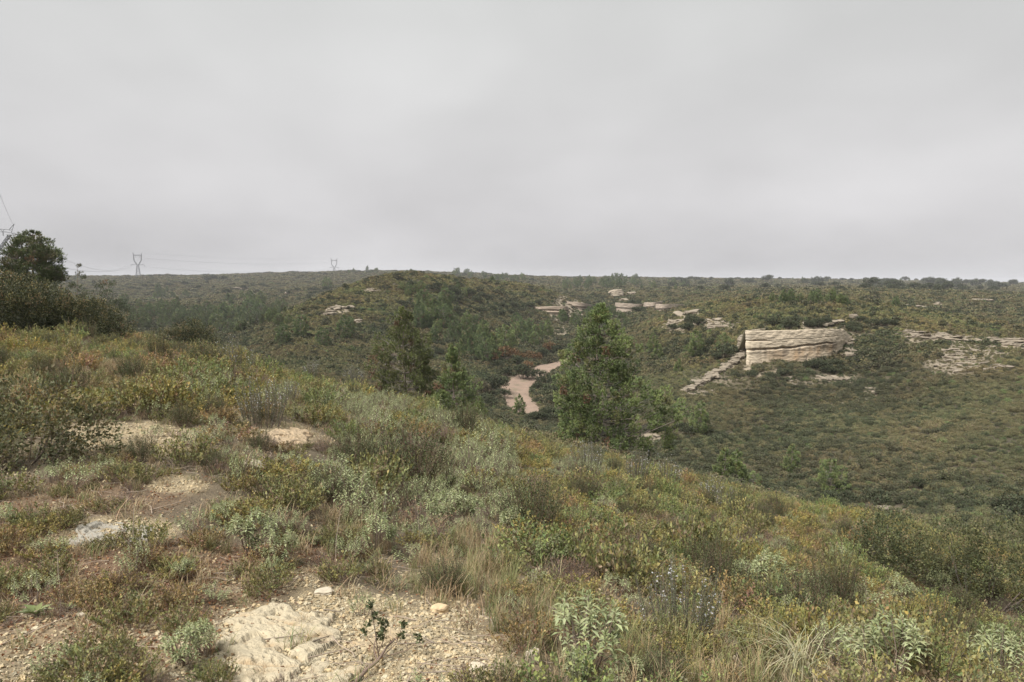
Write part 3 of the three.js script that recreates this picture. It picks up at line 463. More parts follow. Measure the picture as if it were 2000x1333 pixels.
// leafy bush made of lobes; leaves sit in sprays on and inside the lobes' surface
function leafBush({ seed, lobes, clumps = 300, per = 12, len = 0.03, wid = 0.02, spray = 0.09, cols, tip = null, tipShare = 0, stems = 8, stemCol = [0.11, 0.09, 0.07], stemR = 0.02, inner = 0.25, minY = -0.25 }) {
  const r = rng(seed), F = new GB(), S = new GB(), wts = lobes.map(l => [l[3] * l[3], l]);
  for (let i = 0; i < clumps; i++) {
    const l = pickW(wts, r), u = r() * 6.283, sy = mix(minY, 1, r()), ch = Math.sqrt(1 - sy * sy), out = V(Math.cos(u) * ch, sy, Math.sin(u) * ch), shell = r() < inner ? 0.45 + 0.4 * r() : 0.82 + 0.26 * r(), sq = l[4] || 1;
    const c = V(l[0] + out.x * l[3] * shell, l[1] + out.y * l[3] * shell * sq, l[2] + out.z * l[3] * shell); if (c.y < 0.02) c.y = 0.02 + 0.1 * r();
    const isTip = tip && shell > 0.9 && r() < tipShare * (out.y > 0.1 ? 1.3 : 0.25), k0 = 0.68 + 0.64 * r(), tone = (isTip ? pickW(tip, r) : pickW(cols, r)).map(q => q * k0), grow = out.clone().add(V(0, 0.5, 0)).normalize();
    for (let k = 0; k < per; k++) {
      const d = V(r() - 0.5, r() - 0.5, r() - 0.5).multiplyScalar(1.8).add(grow).normalize(), a = (k + r()) / per, p = c.clone().addScaledVector(grow, spray * (a - 0.5) * 1.4).add(V(r() - 0.5, r() - 0.5, r() - 0.5).multiplyScalar(spray)), sc = 0.7 + 0.6 * r();
      F.leaf(p.x, p.y, p.z, d, sideOf(d, r), len * sc, wid * sc, vary(tone, r, 0.2));
    }
  }
  for (let i = 0; i < stems; i++) { const l = lobes[i % lobes.length], t = V(l[0] + (r() - 0.5) * l[3], l[1] + l[3] * 0.4 * r(), l[2] + (r() - 0.5) * l[3]), b = V(l[0] * 0.3 + (r() - 0.5) * 0.1, -0.1, l[2] * 0.3 + (r() - 0.5) * 0.1), m = b.clone().lerp(t, 0.5).add(V((r() - 0.5) * 0.2, 0, (r() - 0.5) * 0.2)); S.tube([b, m, t], stemR, stemR * 0.3, 5, vary(stemCol, r, 0.2)); }
  return { F: F.build(), S: S.build() };
}
// pine: trunk, boughs that sweep up to needle clumps spread through an envelope
function pine({ seed, H = 6, env, clumps = 110, tufts = 26, needles = 9, nl = 0.085, nw = 0.011, spread = 0.30, trunkR = 0.09, low = 0.06, lean = 0.04, fork = null, cols, dead = 0.03, bark = [0.19, 0.155, 0.125], rise = 0.35, squash = 0.8 }) {
  const r = rng(seed), F = new GB(), T = new GB(), B = new GB(), wob = (y) => V(lean * H * (y / H) ** 2 + 0.06 * Math.sin(y * 1.3 + seed), y, 0.05 * Math.cos(y * 1.1 + seed));
  const limbs = []; let rMax = 0; for (let k = 0; k <= 20; k++) rMax = Math.max(rMax, env(low + (1 - low) * k / 20, 0)[0]);
  if (fork) { for (const [tx, ty, tz] of fork) { const b = V(0, -0.2, 0), k = V(tx * 0.12, ty * 0.3, tz * 0.12), e = V(tx, ty, tz), pts = []; for (let i = 0; i <= 8; i++) { const t = i / 8; pts.push(b.clone().multiplyScalar((1 - t) ** 2).addScaledVector(k, 2 * t * (1 - t)).addScaledVector(e, t * t)); } limbs.push(pts); T.tube(pts, trunkR, trunkR * 0.25, 7, bark); } }
  else { const pts = []; for (let i = 0; i <= 12; i++) { const p = wob(H * 0.97 * i / 12); if (i === 0) p.y -= 0.25; pts.push(p); } limbs.push(pts); T.tube(pts, trunkR, trunkR * 0.12, 8, bark); }
  const foot = (c) => { let best = null, bd = 1e9; for (const l of limbs) for (const p of l) { const want = c.y - rise * Math.hypot(c.x - p.x, c.z - p.z), d = Math.abs(p.y - want) + 0.3 * Math.hypot(c.x - p.x, c.z - p.z); if (d < bd) { bd = d; best = p; } } return best; };
  for (let i = 0; i < clumps; i++) {
    let t = 0; for (let tr = 0; tr < 30; tr++) { t = low + (1 - low) * r(); if (r() < Math.pow(env(t, 0)[0] / rMax, 1.3) + 0.12) break; } const az = i * 2.39996 + (r() - 0.5) * 1.2, [R9, cx, cz] = env(t, az), Rr = R9 * (fork ? 1 : 1.04 + 0.75 * N3(Math.cos(az) * 1.7 + seed, t * 4.5, Math.sin(az) * 1.7)), q = 0.3 + 0.7 * Math.sqrt(r()), c = V(cx + Math.cos(az) * Rr * q, H * t, cz + Math.sin(az) * Rr * q); if (!fork) { const w = wob(c.y); c.x += w.x; c.z += w.z; }
    const f = foot(c), m = f.clone().lerp(c, 0.55).add(V((r() - 0.5) * 0.1, -0.10 * Rr, (r() - 0.5) * 0.1));
    B.tube([f, f.clone().lerp(m, 0.6), m, c], trunkR * 0.22, trunkR * 0.06, 4, vary([0.20, 0.17, 0.145], r, 0.25));
    const out = V(c.x - f.x, 0, c.z - f.z).normalize(), isDead = r() < dead, k0 = 0.72 + 0.56 * r(), tone = pickW(cols, r).map(q => q * k0), sp = spread * (0.7 + 0.6 * r()) * (0.5 + 0.5 * Math.min(1, Rr));
    for (let k = 0; k < tufts; k++) {
      const a = V(r() - 0.5, (r() - 0.5) * squash, r() - 0.5).multiplyScalar(2 * sp), p = c.clone().add(a), axis = out.clone().multiplyScalar(0.5).add(V(0, 0.75, 0)).addScaledVector(a, 1.2 / (sp + 0.05) * 0.35).normalize();
      if (k % 4 === 0) B.tube([c, p], trunkR * 0.045, trunkR * 0.03, 3, vary([0.22, 0.185, 0.155], r, 0.25));
      const col = isDead ? [0.20, 0.12, 0.07] : tone;
      for (let n = 0; n < needles; n++) { const d = V(r() - 0.5, r() - 0.5, r() - 0.5).multiplyScalar(1.5).add(axis).normalize(), back = r() * nl * 0.9; F.needle(p.x - axis.x * back, p.y - axis.y * back, p.z - axis.z * back, d, sideOf(d, r), nl * (0.8 + 0.5 * r()), nw, vary(col, r, 0.25)); }
    }
  }
  return { F: F.build(), T: mergeGeometries([T.build(), B.build()]) };
}
const envOf = (list, skew = null) => (t, az) => { const f = clamp(t) * (list.length - 1), k = Math.min(list.length - 2, Math.floor(f)); let R = mix(list[k], list[k + 1], f - k); if (skew) R *= skew(t, az); return [R, 0, 0]; };

// a copyable thing from a builder's geometries
function plantProto(name, parts, sub = null) { const g = new THREE.Group(); for (const [n, geo, mat] of parts) { const m = new THREE.Mesh(geo, mat); m.name = n; m.castShadow = m.receiveShadow = true; g.add(m); } if (sub) { const m = new THREE.Mesh(sub[2], sub[3]); m.name = sub[1]; m.castShadow = m.receiveShadow = true; g.children[sub[0]].add(m); } return g; }
function plant(proto, name, label, category, group, p, s = 1, sy = 1, rot = 0, tint = null) {
  const c = proto.clone(); c.name = numbered(name); c.position.copy(p); c.scale.set(s, s * sy, s); c.rotation.y = rot; c.userData = {}; tag(c, label, category, group); if (tint) c.traverse(m => { if (m.isMesh && tint.has(m.material)) m.material = tint.get(m.material); }); scene.add(c); return c;
}
// many copies of a few shapes as ONE piece of stuff
function scatter(name, label, category, shapes, mat, list) {
  const g = new THREE.Group(); g.name = numbered(name); tag(g, label, category, null, 'stuff'); scene.add(g);
  const o = new THREE.Object3D(), c = new THREE.Color();
  shapes.forEach((geo, v) => {
    const mine = list.filter((q, i) => (q.v ?? i) % shapes.length === v); if (!mine.length) return;
    const im = new THREE.InstancedMesh(geo, mat, mine.length); im.name = `${name}_pieces`; im.castShadow = im.receiveShadow = true; im.userData.kind = 'stuff';
    mine.forEach((q, i) => { o.position.set(q.x, q.y, q.z); o.rotation.set(q.tx || 0, q.rot || 0, q.tz || 0); o.scale.set(q.s, q.s * (q.sy || 1), q.s * (q.sz || 1)); o.updateMatrix(); im.setMatrixAt(i, o.matrix); im.setColorAt(i, c.setRGB(...(q.c || [1, 1, 1]))); });
    g.add(im);
  });
  return g;
}
const merged = (q) => mergeGeometries([q.F, q.S].concat(q.B ? [q.B] : []));

// ---------------------------------------------------------------- plants of the near slope: shapes
const OLIVE = [[4, [0.25, 0.232, 0.088]], [3, [0.20, 0.208, 0.080]], [2, [0.30, 0.265, 0.105]], [1.6, [0.25, 0.19, 0.115]], [0.8, [0.16, 0.18, 0.076]]];
const DEEP = [[4, [0.085, 0.105, 0.042]], [2, [0.11, 0.125, 0.05]], [1, [0.115, 0.110, 0.045]], [0.6, [0.13, 0.10, 0.06]]];
const GREY = [[4, [0.285, 0.315, 0.155]], [3, [0.245, 0.275, 0.13]], [2, [0.33, 0.355, 0.185]], [0.6, [0.25, 0.24, 0.13]]];
const ROSE = [[3, [0.13, 0.14, 0.075]], [2, [0.155, 0.16, 0.09]], [1, [0.17, 0.155, 0.10]]];
const DRY = [[3, [0.30, 0.225, 0.13]], [2, [0.24, 0.17, 0.10]], [2, [0.35, 0.275, 0.165]], [0.7, [0.17, 0.19, 0.075]]];
const GREENGRASS = [[3, [0.16, 0.17, 0.065]], [2, [0.20, 0.19, 0.08]], [3, [0.30, 0.235, 0.13]], [1, [0.12, 0.15, 0.055]]];
const BROWN = [[3, [0.19, 0.115, 0.065]], [2, [0.15, 0.10, 0.06]], [1, [0.23, 0.15, 0.08]]];
const kermes = [0, 1, 2, 3, 4, 5].map(i => twiggy({ seed: 100 + i, R: 0.36 + 0.03 * (i % 3), H: 0.30 + 0.04 * (i % 2), stems: 52, twigs: 5, leaves: 5, len: 0.029, wid: 0.018, cols: OLIVE }));
const lentisk = [0, 1].map(i => twiggy({ seed: 140 + i, R: 0.42, H: 0.62, stems: 95, twigs: 8, leaves: 6, len: 0.024, wid: 0.011, cols: DEEP, bare: 0.25, upright: 0.7, stemCol: [0.13, 0.085, 0.06] }));
const cistus = [0, 1, 2, 3, 4].map(i => rosetteShrub({ seed: 160 + i, R: 0.20 + 0.03 * i, H: 0.40 + 0.05 * (i % 3), stems: 11 + 3 * i, cols: GREY }));
const cistusBig = [0, 1, 2].map(i => rosetteShrub({ seed: 170 + i, R: 0.17 + 0.05 * i, H: 0.44, stems: 13 + 4 * i, pairs: 7, len: 0.060, wid: 0.019, cols: GREY }));
const rosemary = [0, 1, 2].map(i => wandShrub({ seed: 180 + i, R: 0.26 + 0.04 * i, H: 0.62, stems: 34 + 8 * i, cols: ROSE, flower: 0.45 }));
const deadShrub = [0, 1, 2].map(i => twiggy({ seed: 200 + i, R: 0.28, H: 0.26, stems: 80, twigs: 6, leaves: i, len: 0.016, wid: 0.008, cols: BROWN, bare: 0.2, stemCol: [0.17, 0.125, 0.10], stemR: 0.0026 }));
const tufts = [0, 1, 2, 3].map(i => grassTuft({ seed: 220 + i, n: 70, H: 0.30 + 0.04 * i, cols: i % 2 ? DRY : GREENGRASS }));
const shortTufts = [0, 1, 2].map(i => grassTuft({ seed: 230 + i, n: 46, H: 0.13, R: 0.06, spread: 0.9, w: 0.003, cols: i ? DRY : GREENGRASS }));
const fountain = grassTuft({ seed: 240, n: 80, H: 0.55, R: 0.05, spread: 1.0, w: 0.004, cols: [[3, [0.36, 0.33, 0.21]], [2, [0.26, 0.26, 0.14]]], droop: 1.6 });

const protoOf = (g, mat) => plantProto('p', [['foliage', g.F, mat], ['stems', g.S, M.wood]], g.B && [1, 'flowers', g.B, M.felt]);
const kermesP = kermes.map(g => protoOf(g, M.leaf)), cistusBigP = cistusBig.map(g => protoOf(g, M.felt)), lentiskP = lentisk.map(g => protoOf(g, M.leaf)), cistusP = cistus.map(g => protoOf(g, M.felt)), rosemaryP = rosemary.map(g => protoOf(g, M.leaf)), deadP = deadShrub.map(g => protoOf(g, M.dull));
const tints = { 'yellow-olive': new Map([[M.leaf, leafMat([1.15, 1.05, 0.85])]]), 'green': new Map([[M.leaf, leafMat([0.82, 1.0, 0.9])]]), 'brown-tinged': new Map([[M.leaf, leafMat([1.12, 0.88, 0.95])]]), 'olive': null };
const tintRGB = { 'yellow-olive': [1.15, 1.05, 0.85], 'green': [0.82, 1.0, 0.9], 'brown-tinged': [1.12, 0.88, 0.95], 'olive': [1, 1, 1] };

// ---------------------------------------------------------------- landmarks of the foreground
const landmarks = [];
const mark = (px, py, text, reach = 0.7, dMin = 1) => { const p = ground(px, py, dMin); landmarks.push({ p, text, reach }); return p; };
const nearest = (x, z) => { let best = null, bd = 1e9; for (const l of landmarks) { const d = Math.hypot(l.p.x - x, l.p.z - z); if (d < l.reach && d < bd) { bd = d; best = l; } } return best; };
function bedrock(label, px, py, hw, hh, seed, lift, tone, sink = 0.03) { // a bare slab of limestone: low, pitted, ragged at its rim
  const c = ground(px, py), a = ground(px + hw, py).sub(c), b = ground(px, py - hh).sub(c), n = 110, pos = [], col = [], uv = [], idx = [], r0 = rng(seed);
  for (let j = 0; j <= n; j++) for (let i = 0; i <= n; i++) {
    const u = (i / n * 2 - 1) * 1.15, v = (j / n * 2 - 1) * 1.15, x = c.x + a.x * u + b.x * v, z = c.z + a.z * u + b.z * v;
    const rim = Math.hypot(u, v) + 1.0 * fbm(x * 2.6 + seed, 0.5, z * 2.6, 5), k = sstep(0.95, 0.82, rim);
    let h = -sink - 0.05 + k * (0.05 + lift) + k * (0.035 * fbm(x * 3 + seed, 1.4, z * 3, 3) + 0.02 * fbm(x * 11, 2.4, z * 11, 3) + 0.006 * fbm(x * 40, 0.4, z * 40, 2));
    const pit = clamp(N3(x * 15 + seed, 3.3, z * 19) * 3.2 - 0.95) + 0.8 * clamp(N3(x * 36 + seed, 7.3, z * 43) * 2.8 - 0.9); h -= k * 0.028 * pit;
    const crk = Math.abs(N3(x * 3.1 + seed, 6.1, z * 3.1)); h -= k * 0.02 * sstep(0.06, 0.0, crk);
    const step = Math.floor((fbm(x * 1.7 + seed, 9, z * 1.7, 2) + 0.5) * 5); h += k * 0.012 * (step % 3);
    const g = 1 + 0.22 * fbm(x * 4, 1, z * 4 + seed, 4) + 0.10 * N3(x * 30, 2, z * 30), dirt = clamp(fbm(x * 6 + 3, 4, z * 6, 3) * 2.4 - 0.25 + 0.9 * sstep(0.06, 0.0, crk)), hole = clamp(pit * 1.4);
    let cc = tone.map(q => q * g); cc = cc.map((q, m) => mix(q, [0.36, 0.235, 0.12][m], dirt * 0.6)); cc = cc.map((q, m) => mix(q, [0.15, 0.11, 0.07][m], hole * 0.5));
    pos.push(x, groundY(x, z) + h, z); col.push(...cc.map(q => clamp(q, 0.03, 0.8))); uv.push(x / 0.5, z / 0.5);
    if (i < n && j < n) { const o = j * (n + 1) + i; idx.push(o, o + 1, o + n + 1, o + 1, o + n + 2, o + n + 1); }
  }
  const g = new THREE.BufferGeometry(); g.setAttribute('position', new THREE.Float32BufferAttribute(pos, 3)); g.setAttribute('color', new THREE.Float32BufferAttribute(col, 3)); g.setAttribute('uv', new THREE.Float32BufferAttribute(uv, 2)); g.setIndex(idx); g.computeVertexNormals();
  if (g.attributes.normal.getY(Math.floor(n * n / 2)) < 0) { g.setIndex(idx.map((_, q) => idx[q - q % 3 + [0, 2, 1][q % 3]])); g.computeVertexNormals(); }
  return tag(mesh('limestone_slab', g, slabMat), label, 'rock slab', null, 'thing');
}
bedrock('broad cream limestone slab, pitted, lying flush in yellow gravel', 560, 1265, 150, 72, 3.1, 0.035, [0.44, 0.38, 0.27]);
bedrock('smaller cream bedrock patch among gravel beside the broad slab', 745, 1262, 95, 40, 8.4, 0.01, [0.40, 0.32, 0.205]);
bedrock('grey-white weathered rock slab ringed by red leaf litter', 225, 1048, 105, 26, 5.7, 0.03, [0.33, 0.31, 0.265]);
bedrock('tan limestone shelf between two shrub belts', 555, 856, 55, 18, 12.2, 0.05, [0.42, 0.325, 0.215]);
mark(560, 1265, 'beside the broad cream slab', 1.1); mark(225, 1048, 'by the grey-white slab', 1.0); mark(555, 856, 'by the tan limestone shelf', 1.3); mark(260, 850, 'edging the stony clearing', 2.0);
function stone(label, px, py, w, h, seed, tone, rot = 0.3) { const p = ground(px, py), d = p.distanceTo(camera.position), sx = w * d / FOCAL / 2, sy = h * d / FOCAL / 2; const m = mesh('stone', stoneGeo(seed, sx, sy, sx * 0.75, 3, 0.24, tone), plainRock); m.position.copy(p); m.position.y += sy * 0.55; m.rotation.y = rot; return tag(m, label, 'stone'); }
stone('large whitish stone with flat top in low shrubs', 487, 926, 54, 30, 2.2, [0.40, 0.345, 0.26]); mark(487, 926, 'by the large whitish stone', 0.9);
stone('rusty tan pebble-like stone at the edge of the dry grass', 858, 1197, 34, 20, 4.9, [0.44, 0.33, 0.20]); mark(858, 1197, 'by the rusty tan stone', 0.5);
stone('pinkish white stone beside the big grey-leaved shrub', 1041, 1296, 28, 34, 7.3, [0.42, 0.36, 0.285]); mark(1041, 1296, 'by the pinkish white stone', 0.4);
stone('small pale stone on red leaf litter', 158, 1207, 16, 9, 11.3, [0.42, 0.37, 0.29]); stone('flat cream stone in the gravel right of the small oak sprig', 930, 1308, 32, 12, 13.8, [0.42, 0.36, 0.27]); stone('grey stone half buried at the top of the gravel', 632, 1160, 34, 10, 15.1, [0.40, 0.35, 0.27]);
mark(930, 1090, 'in the tall dry grass', 0.9); mark(330, 1120, 'over red leaf litter', 0.9); mark(1330, 1230, 'by the flowering rosemary', 0.5); mark(125, 665, 'at the foot of the dark oak thicket', 2.2, 8); mark(1850, 1130, 'below the wide oak bush', 1.6); mark(60, 870, 'beside the low holm oak', 1.0);

// ---------------------------------------------------------------- chosen plants, each where it grows
const chosen = [];                                          // keeps other plants from growing through them
function put(protos, i, name, label, category, group, px, py, hpx, base, rot, dMin = 1, sy = 1, tint = null) { const p = ground(px, py, dMin), d = Math.hypot(p.x, p.y - EYE, p.z), s = hpx * d / FOCAL / base; chosen.push([p.x, p.z, 0.22 * s]); return plant(protos[i % protos.length], name, label, category, group, p, s / sy * 1, sy, rot, tint); }
let cz = 0; const C = (px, py, h, label, i = cz++, sy = 1) => put(py > 990 ? cistusBigP : cistusP, i, 'cistus_shrub', label, 'shrub', 'grey-leaved cistus shrubs', px, py, px > 1300 ? h * 1.08 : h, 0.44, px * 0.37, 1, sy);
C(1145, 1318, 150, 'big grey-green cistus with drooping leaves rising from brown grass', 4); C(1120, 1352, 85, 'low grey-green cistus at the foot of the big one', 3); C(1228, 1356, 72, 'single pale cistus rosette right of the big cistus', 0);
C(400, 1285, 72, 'pale cistus rosette beside the broad cream slab', 0); C(358, 1300, 70, 'small cistus just left of the pale rosette by the slab', 1);
C(490, 1085, 95, 'leafy cistus over red litter right of the grey-white slab', 3); C(540, 1100, 70, 'cistus leaning out from behind the leafy one over red litter', 2); C(355, 1135, 44, 'small cistus tuft below the grey-white slab', 0); C(530, 1128, 40, 'low cistus sprigs at the top edge of the gravel', 1); C(440, 1030, 50, 'cistus sprig right of the grey-white slab', 1);
C(735, 1075, 72, 'upright dark-stemmed cistus left of the tall dry grass', 1); C(880, 1030, 78, 'row of tall cistus tips behind the tall dry grass', 4); C(845, 1035, 66, 'cistus at the left end of the tall row', 2); C(915, 1030, 70, 'cistus at the right end of the tall row', 3); C(1000, 1050, 70, 'bushy cistus in olive scrub right of the tall row', 3); C(1075, 1105, 58, 'round grey cistus in olive scrub behind the big cistus', 2);
C(1495, 1165, 78, 'wide pale cistus in the middle of the yellow-olive scrub', 4); C(1455, 1160, 60, 'cistus left of the wide pale one', 1); C(1590, 1170, 52, 'small pale cistus right of the wide one', 0); C(1690, 1205, 56, 'pale cistus with bare lower stems in the yellow-olive scrub', 2); C(1735, 1345, 125, 'tall narrow silver cistus among yellow-olive scrub', 3); C(1960, 1352, 95, 'spreading silver cistus at the lower edge of the slope', 4); C(1545, 1240, 40, 'lone cistus tip by the arching dry grass', 0); C(1640, 1110, 40, 'cistus sprig above the yellow-olive scrub', 1); C(1760, 1180, 44, 'cistus tips below the wide oak bush', 2); C(1830, 1160, 40, 'silver cistus against the wide oak bush', 3);
C(140, 955, 58, 'fresh green-grey cistus between clearing and red litter', 3); C(205, 940, 46, 'dark-tipped cistus next to the fresh green-grey one', 1); C(400, 890, 62, 'cistus on the right rim of the stony clearing', 2); C(385, 785, 60, 'pale cistus behind the stony clearing', 3); C(440, 775, 52, 'silver-green cistus left of the rosemary', 2); C(365, 795, 34, 'bright small cistus behind the clearing', 0); C(945, 905, 70, 'tall conical cistus on the brow of the slope', 4); C(10, 915, 60, 'cistus below the low holm oak', 2); C(5, 1040, 48, 'green cistus on bare red soil', 1);
C(225, 672, 44, 'cistus in front of the dark oak thicket', 2); C(150, 690, 30, 'low cistus at the foot of the oak thicket', 1); C(470, 700, 34, 'cistus beside the upright rosemary', 0);
let rz = 0; const R = (px, py, h, label) => put(rosemaryP, rz++, 'rosemary_bush', label, 'shrub', 'rosemary bushes', px, py, h, 0.6, px * 0.7);
R(463, 738, 82, 'upright rosemary with pale flower spikes on the brow'); R(512, 832, 100, 'bushy rosemary with brown stems beside the tan shelf'); R(1330, 1250, 150, 'loose rosemary covered in pale lilac flowers amid olive scrub'); R(603, 745, 50, 'low greyish rosemary on the brow'); R(690, 752, 44, 'rosemary spikes on the brow before the twin pines'); R(1150, 925, 70, 'grey rosemary on the brow before the big pine'); R(1240, 945, 75, 'rosemary on the brow right of the big pine'); R(1300, 950, 66, 'soft grey rosemary between the big pine and the round pine'); R(1425, 1010, 55, 'sparse pale-flowered rosemary on the brow'); R(1390, 985, 60, 'dense rosemary in front of the bright green pine'); R(560, 790, 52, 'rosemary behind the tan shelf'); R(1695, 1075, 50, 'pale upright rosemary at the edge of the gully'); R(880, 800, 40, 'thin rosemary spikes on the brow left of the big pine');
put(lentiskP, 0, 'lentisk_bush', 'dark lentisk bush with brown stems on the brow', 'shrub', null, 800, 955, 120, 0.62, 0.4); put(lentiskP, 1, 'lentisk_bush', 'dark green bush beside the dark lentisk, lower', 'shrub', null, 700, 925, 80, 0.62, 1.4); put(lentiskP, 1, 'lentisk_bush', 'dark green bush low in the olive scrub behind dry grass', 'shrub', null, 640, 985, 66, 0.62, 2.4); put(lentiskP, 0, 'lentisk_bush', 'green bush at the right rim of the gravel', 'shrub', null, 868, 1165, 70, 0.62, 3.0); put(lentiskP, 1, 'lentisk_bush', 'green mound behind the stony clearing', 'shrub', null, 135, 775, 55, 0.62, 0.9); put(lentiskP, 0, 'lentisk_bush', 'dark twiggy bush left of the rosemary belt', 'shrub', null, 255, 750, 48, 0.62, 2.0);
{ // low holm oak at the left edge, wide oak bush at the right edge, dark thicket at the left
  const OAK = [[4, [0.075, 0.088, 0.036]], [2, [0.10, 0.108, 0.048]], [1, [0.13, 0.125, 0.06]]], TIP = [[3, [0.20, 0.17, 0.075]], [2, [0.23, 0.165, 0.085]], [1, [0.16, 0.155, 0.065]]];
  const low = leafBush({ seed: 301, lobes: [[-0.35, 0.30, 0, 0.36, 0.85], [0.1, 0.33, 0.05, 0.40, 0.9], [0.45, 0.24, 0.1, 0.30, 0.8]], clumps: 420, per: 14, len: 0.034, wid: 0.019, spray: 0.09, cols: [[3, [0.105, 0.112, 0.05]], [2, [0.135, 0.125, 0.06]], [1, [0.16, 0.13, 0.07]]], tip: TIP, tipShare: 0.3, stemR: 0.006, stems: 14, minY: -0.9 });
  const p = ground(48, 905); const o = plant(plantProto('p', [['foliage', low.F, M.leaf], ['stems', low.S, M.wood]]), 'low_holm_oak', 'low olive holm oak bush on bare red soil beside the stony clearing', 'shrub', null, p, 1.15, 1, 0.3); chosen.push([p.x, p.z, 0.8]);
  const wide = leafBush({ seed: 302, lobes: [[-1.0, 0.45, 0.1, 0.5, 0.9], [-0.35, 0.62, 0, 0.62, 0.95], [0.4, 0.68, 0.1, 0.66, 0.95], [1.1, 0.55, 0, 0.6, 0.9], [1.7, 0.5, 0.2, 0.55, 0.9]], clumps: 1500, per: 14, len: 0.036, wid: 0.021, spray: 0.10, cols: [[3, [0.085, 0.095, 0.04]], [2, [0.115, 0.12, 0.05]]], tip: [[3, [0.17, 0.165, 0.07]], [2, [0.145, 0.15, 0.06]], [1, [0.20, 0.16, 0.09]]], tipShare: 0.4, stemR: 0.012, stems: 24, minY: -0.85 });
  const q = onGround(1935, 12.0); plant(plantProto('p', [['foliage', wide.F, M.leaf], ['stems', wide.S, M.wood]]), 'holm_oak', 'wide olive oak bush on the right edge of the slope', 'shrub', null, q, 1.05, 1.05, -0.35); chosen.push([q.x, q.z, 0.7]);
  const s2 = leafBush({ seed: 304, lobes: [[-0.3, 0.3, 0, 0.4, 0.9], [0.25, 0.36, 0.1, 0.42, 0.9]], clumps: 420, per: 13, len: 0.034, wid: 0.02, spray: 0.10, cols: [[3, [0.080, 0.095, 0.04]], [2, [0.115, 0.12, 0.05]]], tip: TIP, tipShare: 0.25, stemR: 0.01, stems: 12, minY: -0.9 });
  const q2 = onGround(1730, 13); plant(plantProto('p', [['foliage', s2.F, M.leaf], ['stems', s2.S, M.wood]]), 'holm_oak', 'smaller oak bush just left of the wide one', 'shrub', null, q2, 1.2, 1, 1); chosen.push([q2.x, q2.z, 0.7]);
  const thick = (seed, lobes, n) => leafBush({ seed, lobes, clumps: n, per: 15, len: 0.05, wid: 0.03, spray: 0.17, cols: [[4, [0.044, 0.053, 0.022]], [2, [0.062, 0.070, 0.029]], [1, [0.085, 0.086, 0.038]]], tip: [[3, [0.23, 0.185, 0.085]], [2, [0.20, 0.185, 0.075]], [1.5, [0.25, 0.17, 0.095]], [2, [0.13, 0.13, 0.055]]], tipShare: 0.36, stemR: 0.02, stems: 18, minY: -0.8, inner: 0.25 });
  const t1 = thick(311, [[-0.9, 0.85, 0, 0.95, 0.95], [0.2, 0.75, 0.2, 0.85, 0.95], [0.9, 0.55, 0.1, 0.65, 0.9], [-0.2, 0.9, -0.4, 0.8, 0.9]], 1500), t2 = thick(312, [[0, 0.9, 0, 0.95, 1.0], [-0.7, 0.8, 0.2, 0.8, 0.95], [0.6, 0.7, 0.2, 0.7, 0.95]], 1200);
  const tp1 = plantProto('p', [['foliage', t1.F, M.leaf], ['stems', t1.S, M.wood]]), tp2 = plantProto('p', [['foliage', t2.F, M.leaf], ['stems', t2.S, M.wood]]);
  for (const [px, d, pr, s, rot, label] of [[178, 20.5, tp1, 0.72, 0, 'dark evergreen oak thicket with tan shoot tips, sloping down to the right'], [85, 20.3, tp2, 0.82, 0.6, 'dark oak thicket with tan shoot tips under the umbrella pine'], [-20, 20.5, tp1, 0.98, 2.5, 'dark oak thicket at the end of the row beyond the umbrella pine'], [30, 27, tp2, 1.15, 3.4, 'brown-tipped oak clump behind the dark thicket'], [-25, 30, tp1, 1.3, 1.0, 'taller dark oak behind the thicket, left of the umbrella pine']]) { const g = onGround(px, d); plant(pr, 'oak_thicket', label, 'shrub', 'dark oaks at the left', g, s, 1, rot); chosen.push([g.x, g.z, 1.1 * s]); }
  const far = onGround(372, 34); plant(tp2, 'oak_thicket', 'brownish round oak bush at the edge of the left valley', 'shrub', null, far, 1.02, 0.95, 2.2); chosen.push([far.x, far.z, 1.2]);
  const far2 = onGround(330, 33); plant(tp1, 'oak_thicket', 'smaller oak clump joined to the brownish round one', 'shrub', null, far2, 0.75, 0.9, 4.2);
  // oak sprig and bent stick in the gravel
  const sp = new GB(), st = new GB(), r = rng(77), bp = ground(742, 1292), d0 = Math.hypot(bp.x, bp.y - EYE, bp.z) / FOCAL;
  const twig = (pts, r0, r1) => st.tube(pts.map(([x, y, z]) => V(x * d0, -y * d0, (z || 0) * d0)), r0, r1, 5, [0.16, 0.115, 0.085]);
  const clump = (x, y, rad, n) => { for (let i = 0; i < n; i++) { const d = dirFrom(r() * 6.28, 0.1 + r()); sp.leaf((x + (r() - 0.5) * rad * 2) * d0, -(y + (r() - 0.5) * rad * 2.6) * d0, (r() - 0.5) * rad * 2 * d0, d, sideOf(d, r), 0.021, 0.013, vary([0.085, 0.10, 0.042], r, 0.3)); } };
  twig([[0, 8], [-4, -20], [-8, -55], [-16, -105]], 0.004, 0.0015); twig([[-3, -15], [8, -40], [12, -75]], 0.003, 0.0012); twig([[0, -4], [28, -30], [42, -68]], 0.003, 0.001); twig([[6, -6], [50, -20], [72, -42]], 0.003, 0.001); twig([[-4, -20], [-20, -40], [-28, -58]], 0.002, 0.001);
  clump(-14, -100, 5, 26); clump(-8, -78, 6, 30); clump(8, -66, 7, 40); clump(2, -45, 7, 44); clump(42, -64, 4, 20); clump(70, -40, 6, 26); clump(-28, -52, 5, 18); clump(-20, -66, 4, 12); clump(36, -44, 5, 18);
  const sg = thing('oak_sprig', 'dark thin oak sprig growing from the pale gravel', 'sapling', null, bp); mesh('foliage', sp.build(), M.leaf, sg); mesh('stems', st.build(), M.wood, sg);
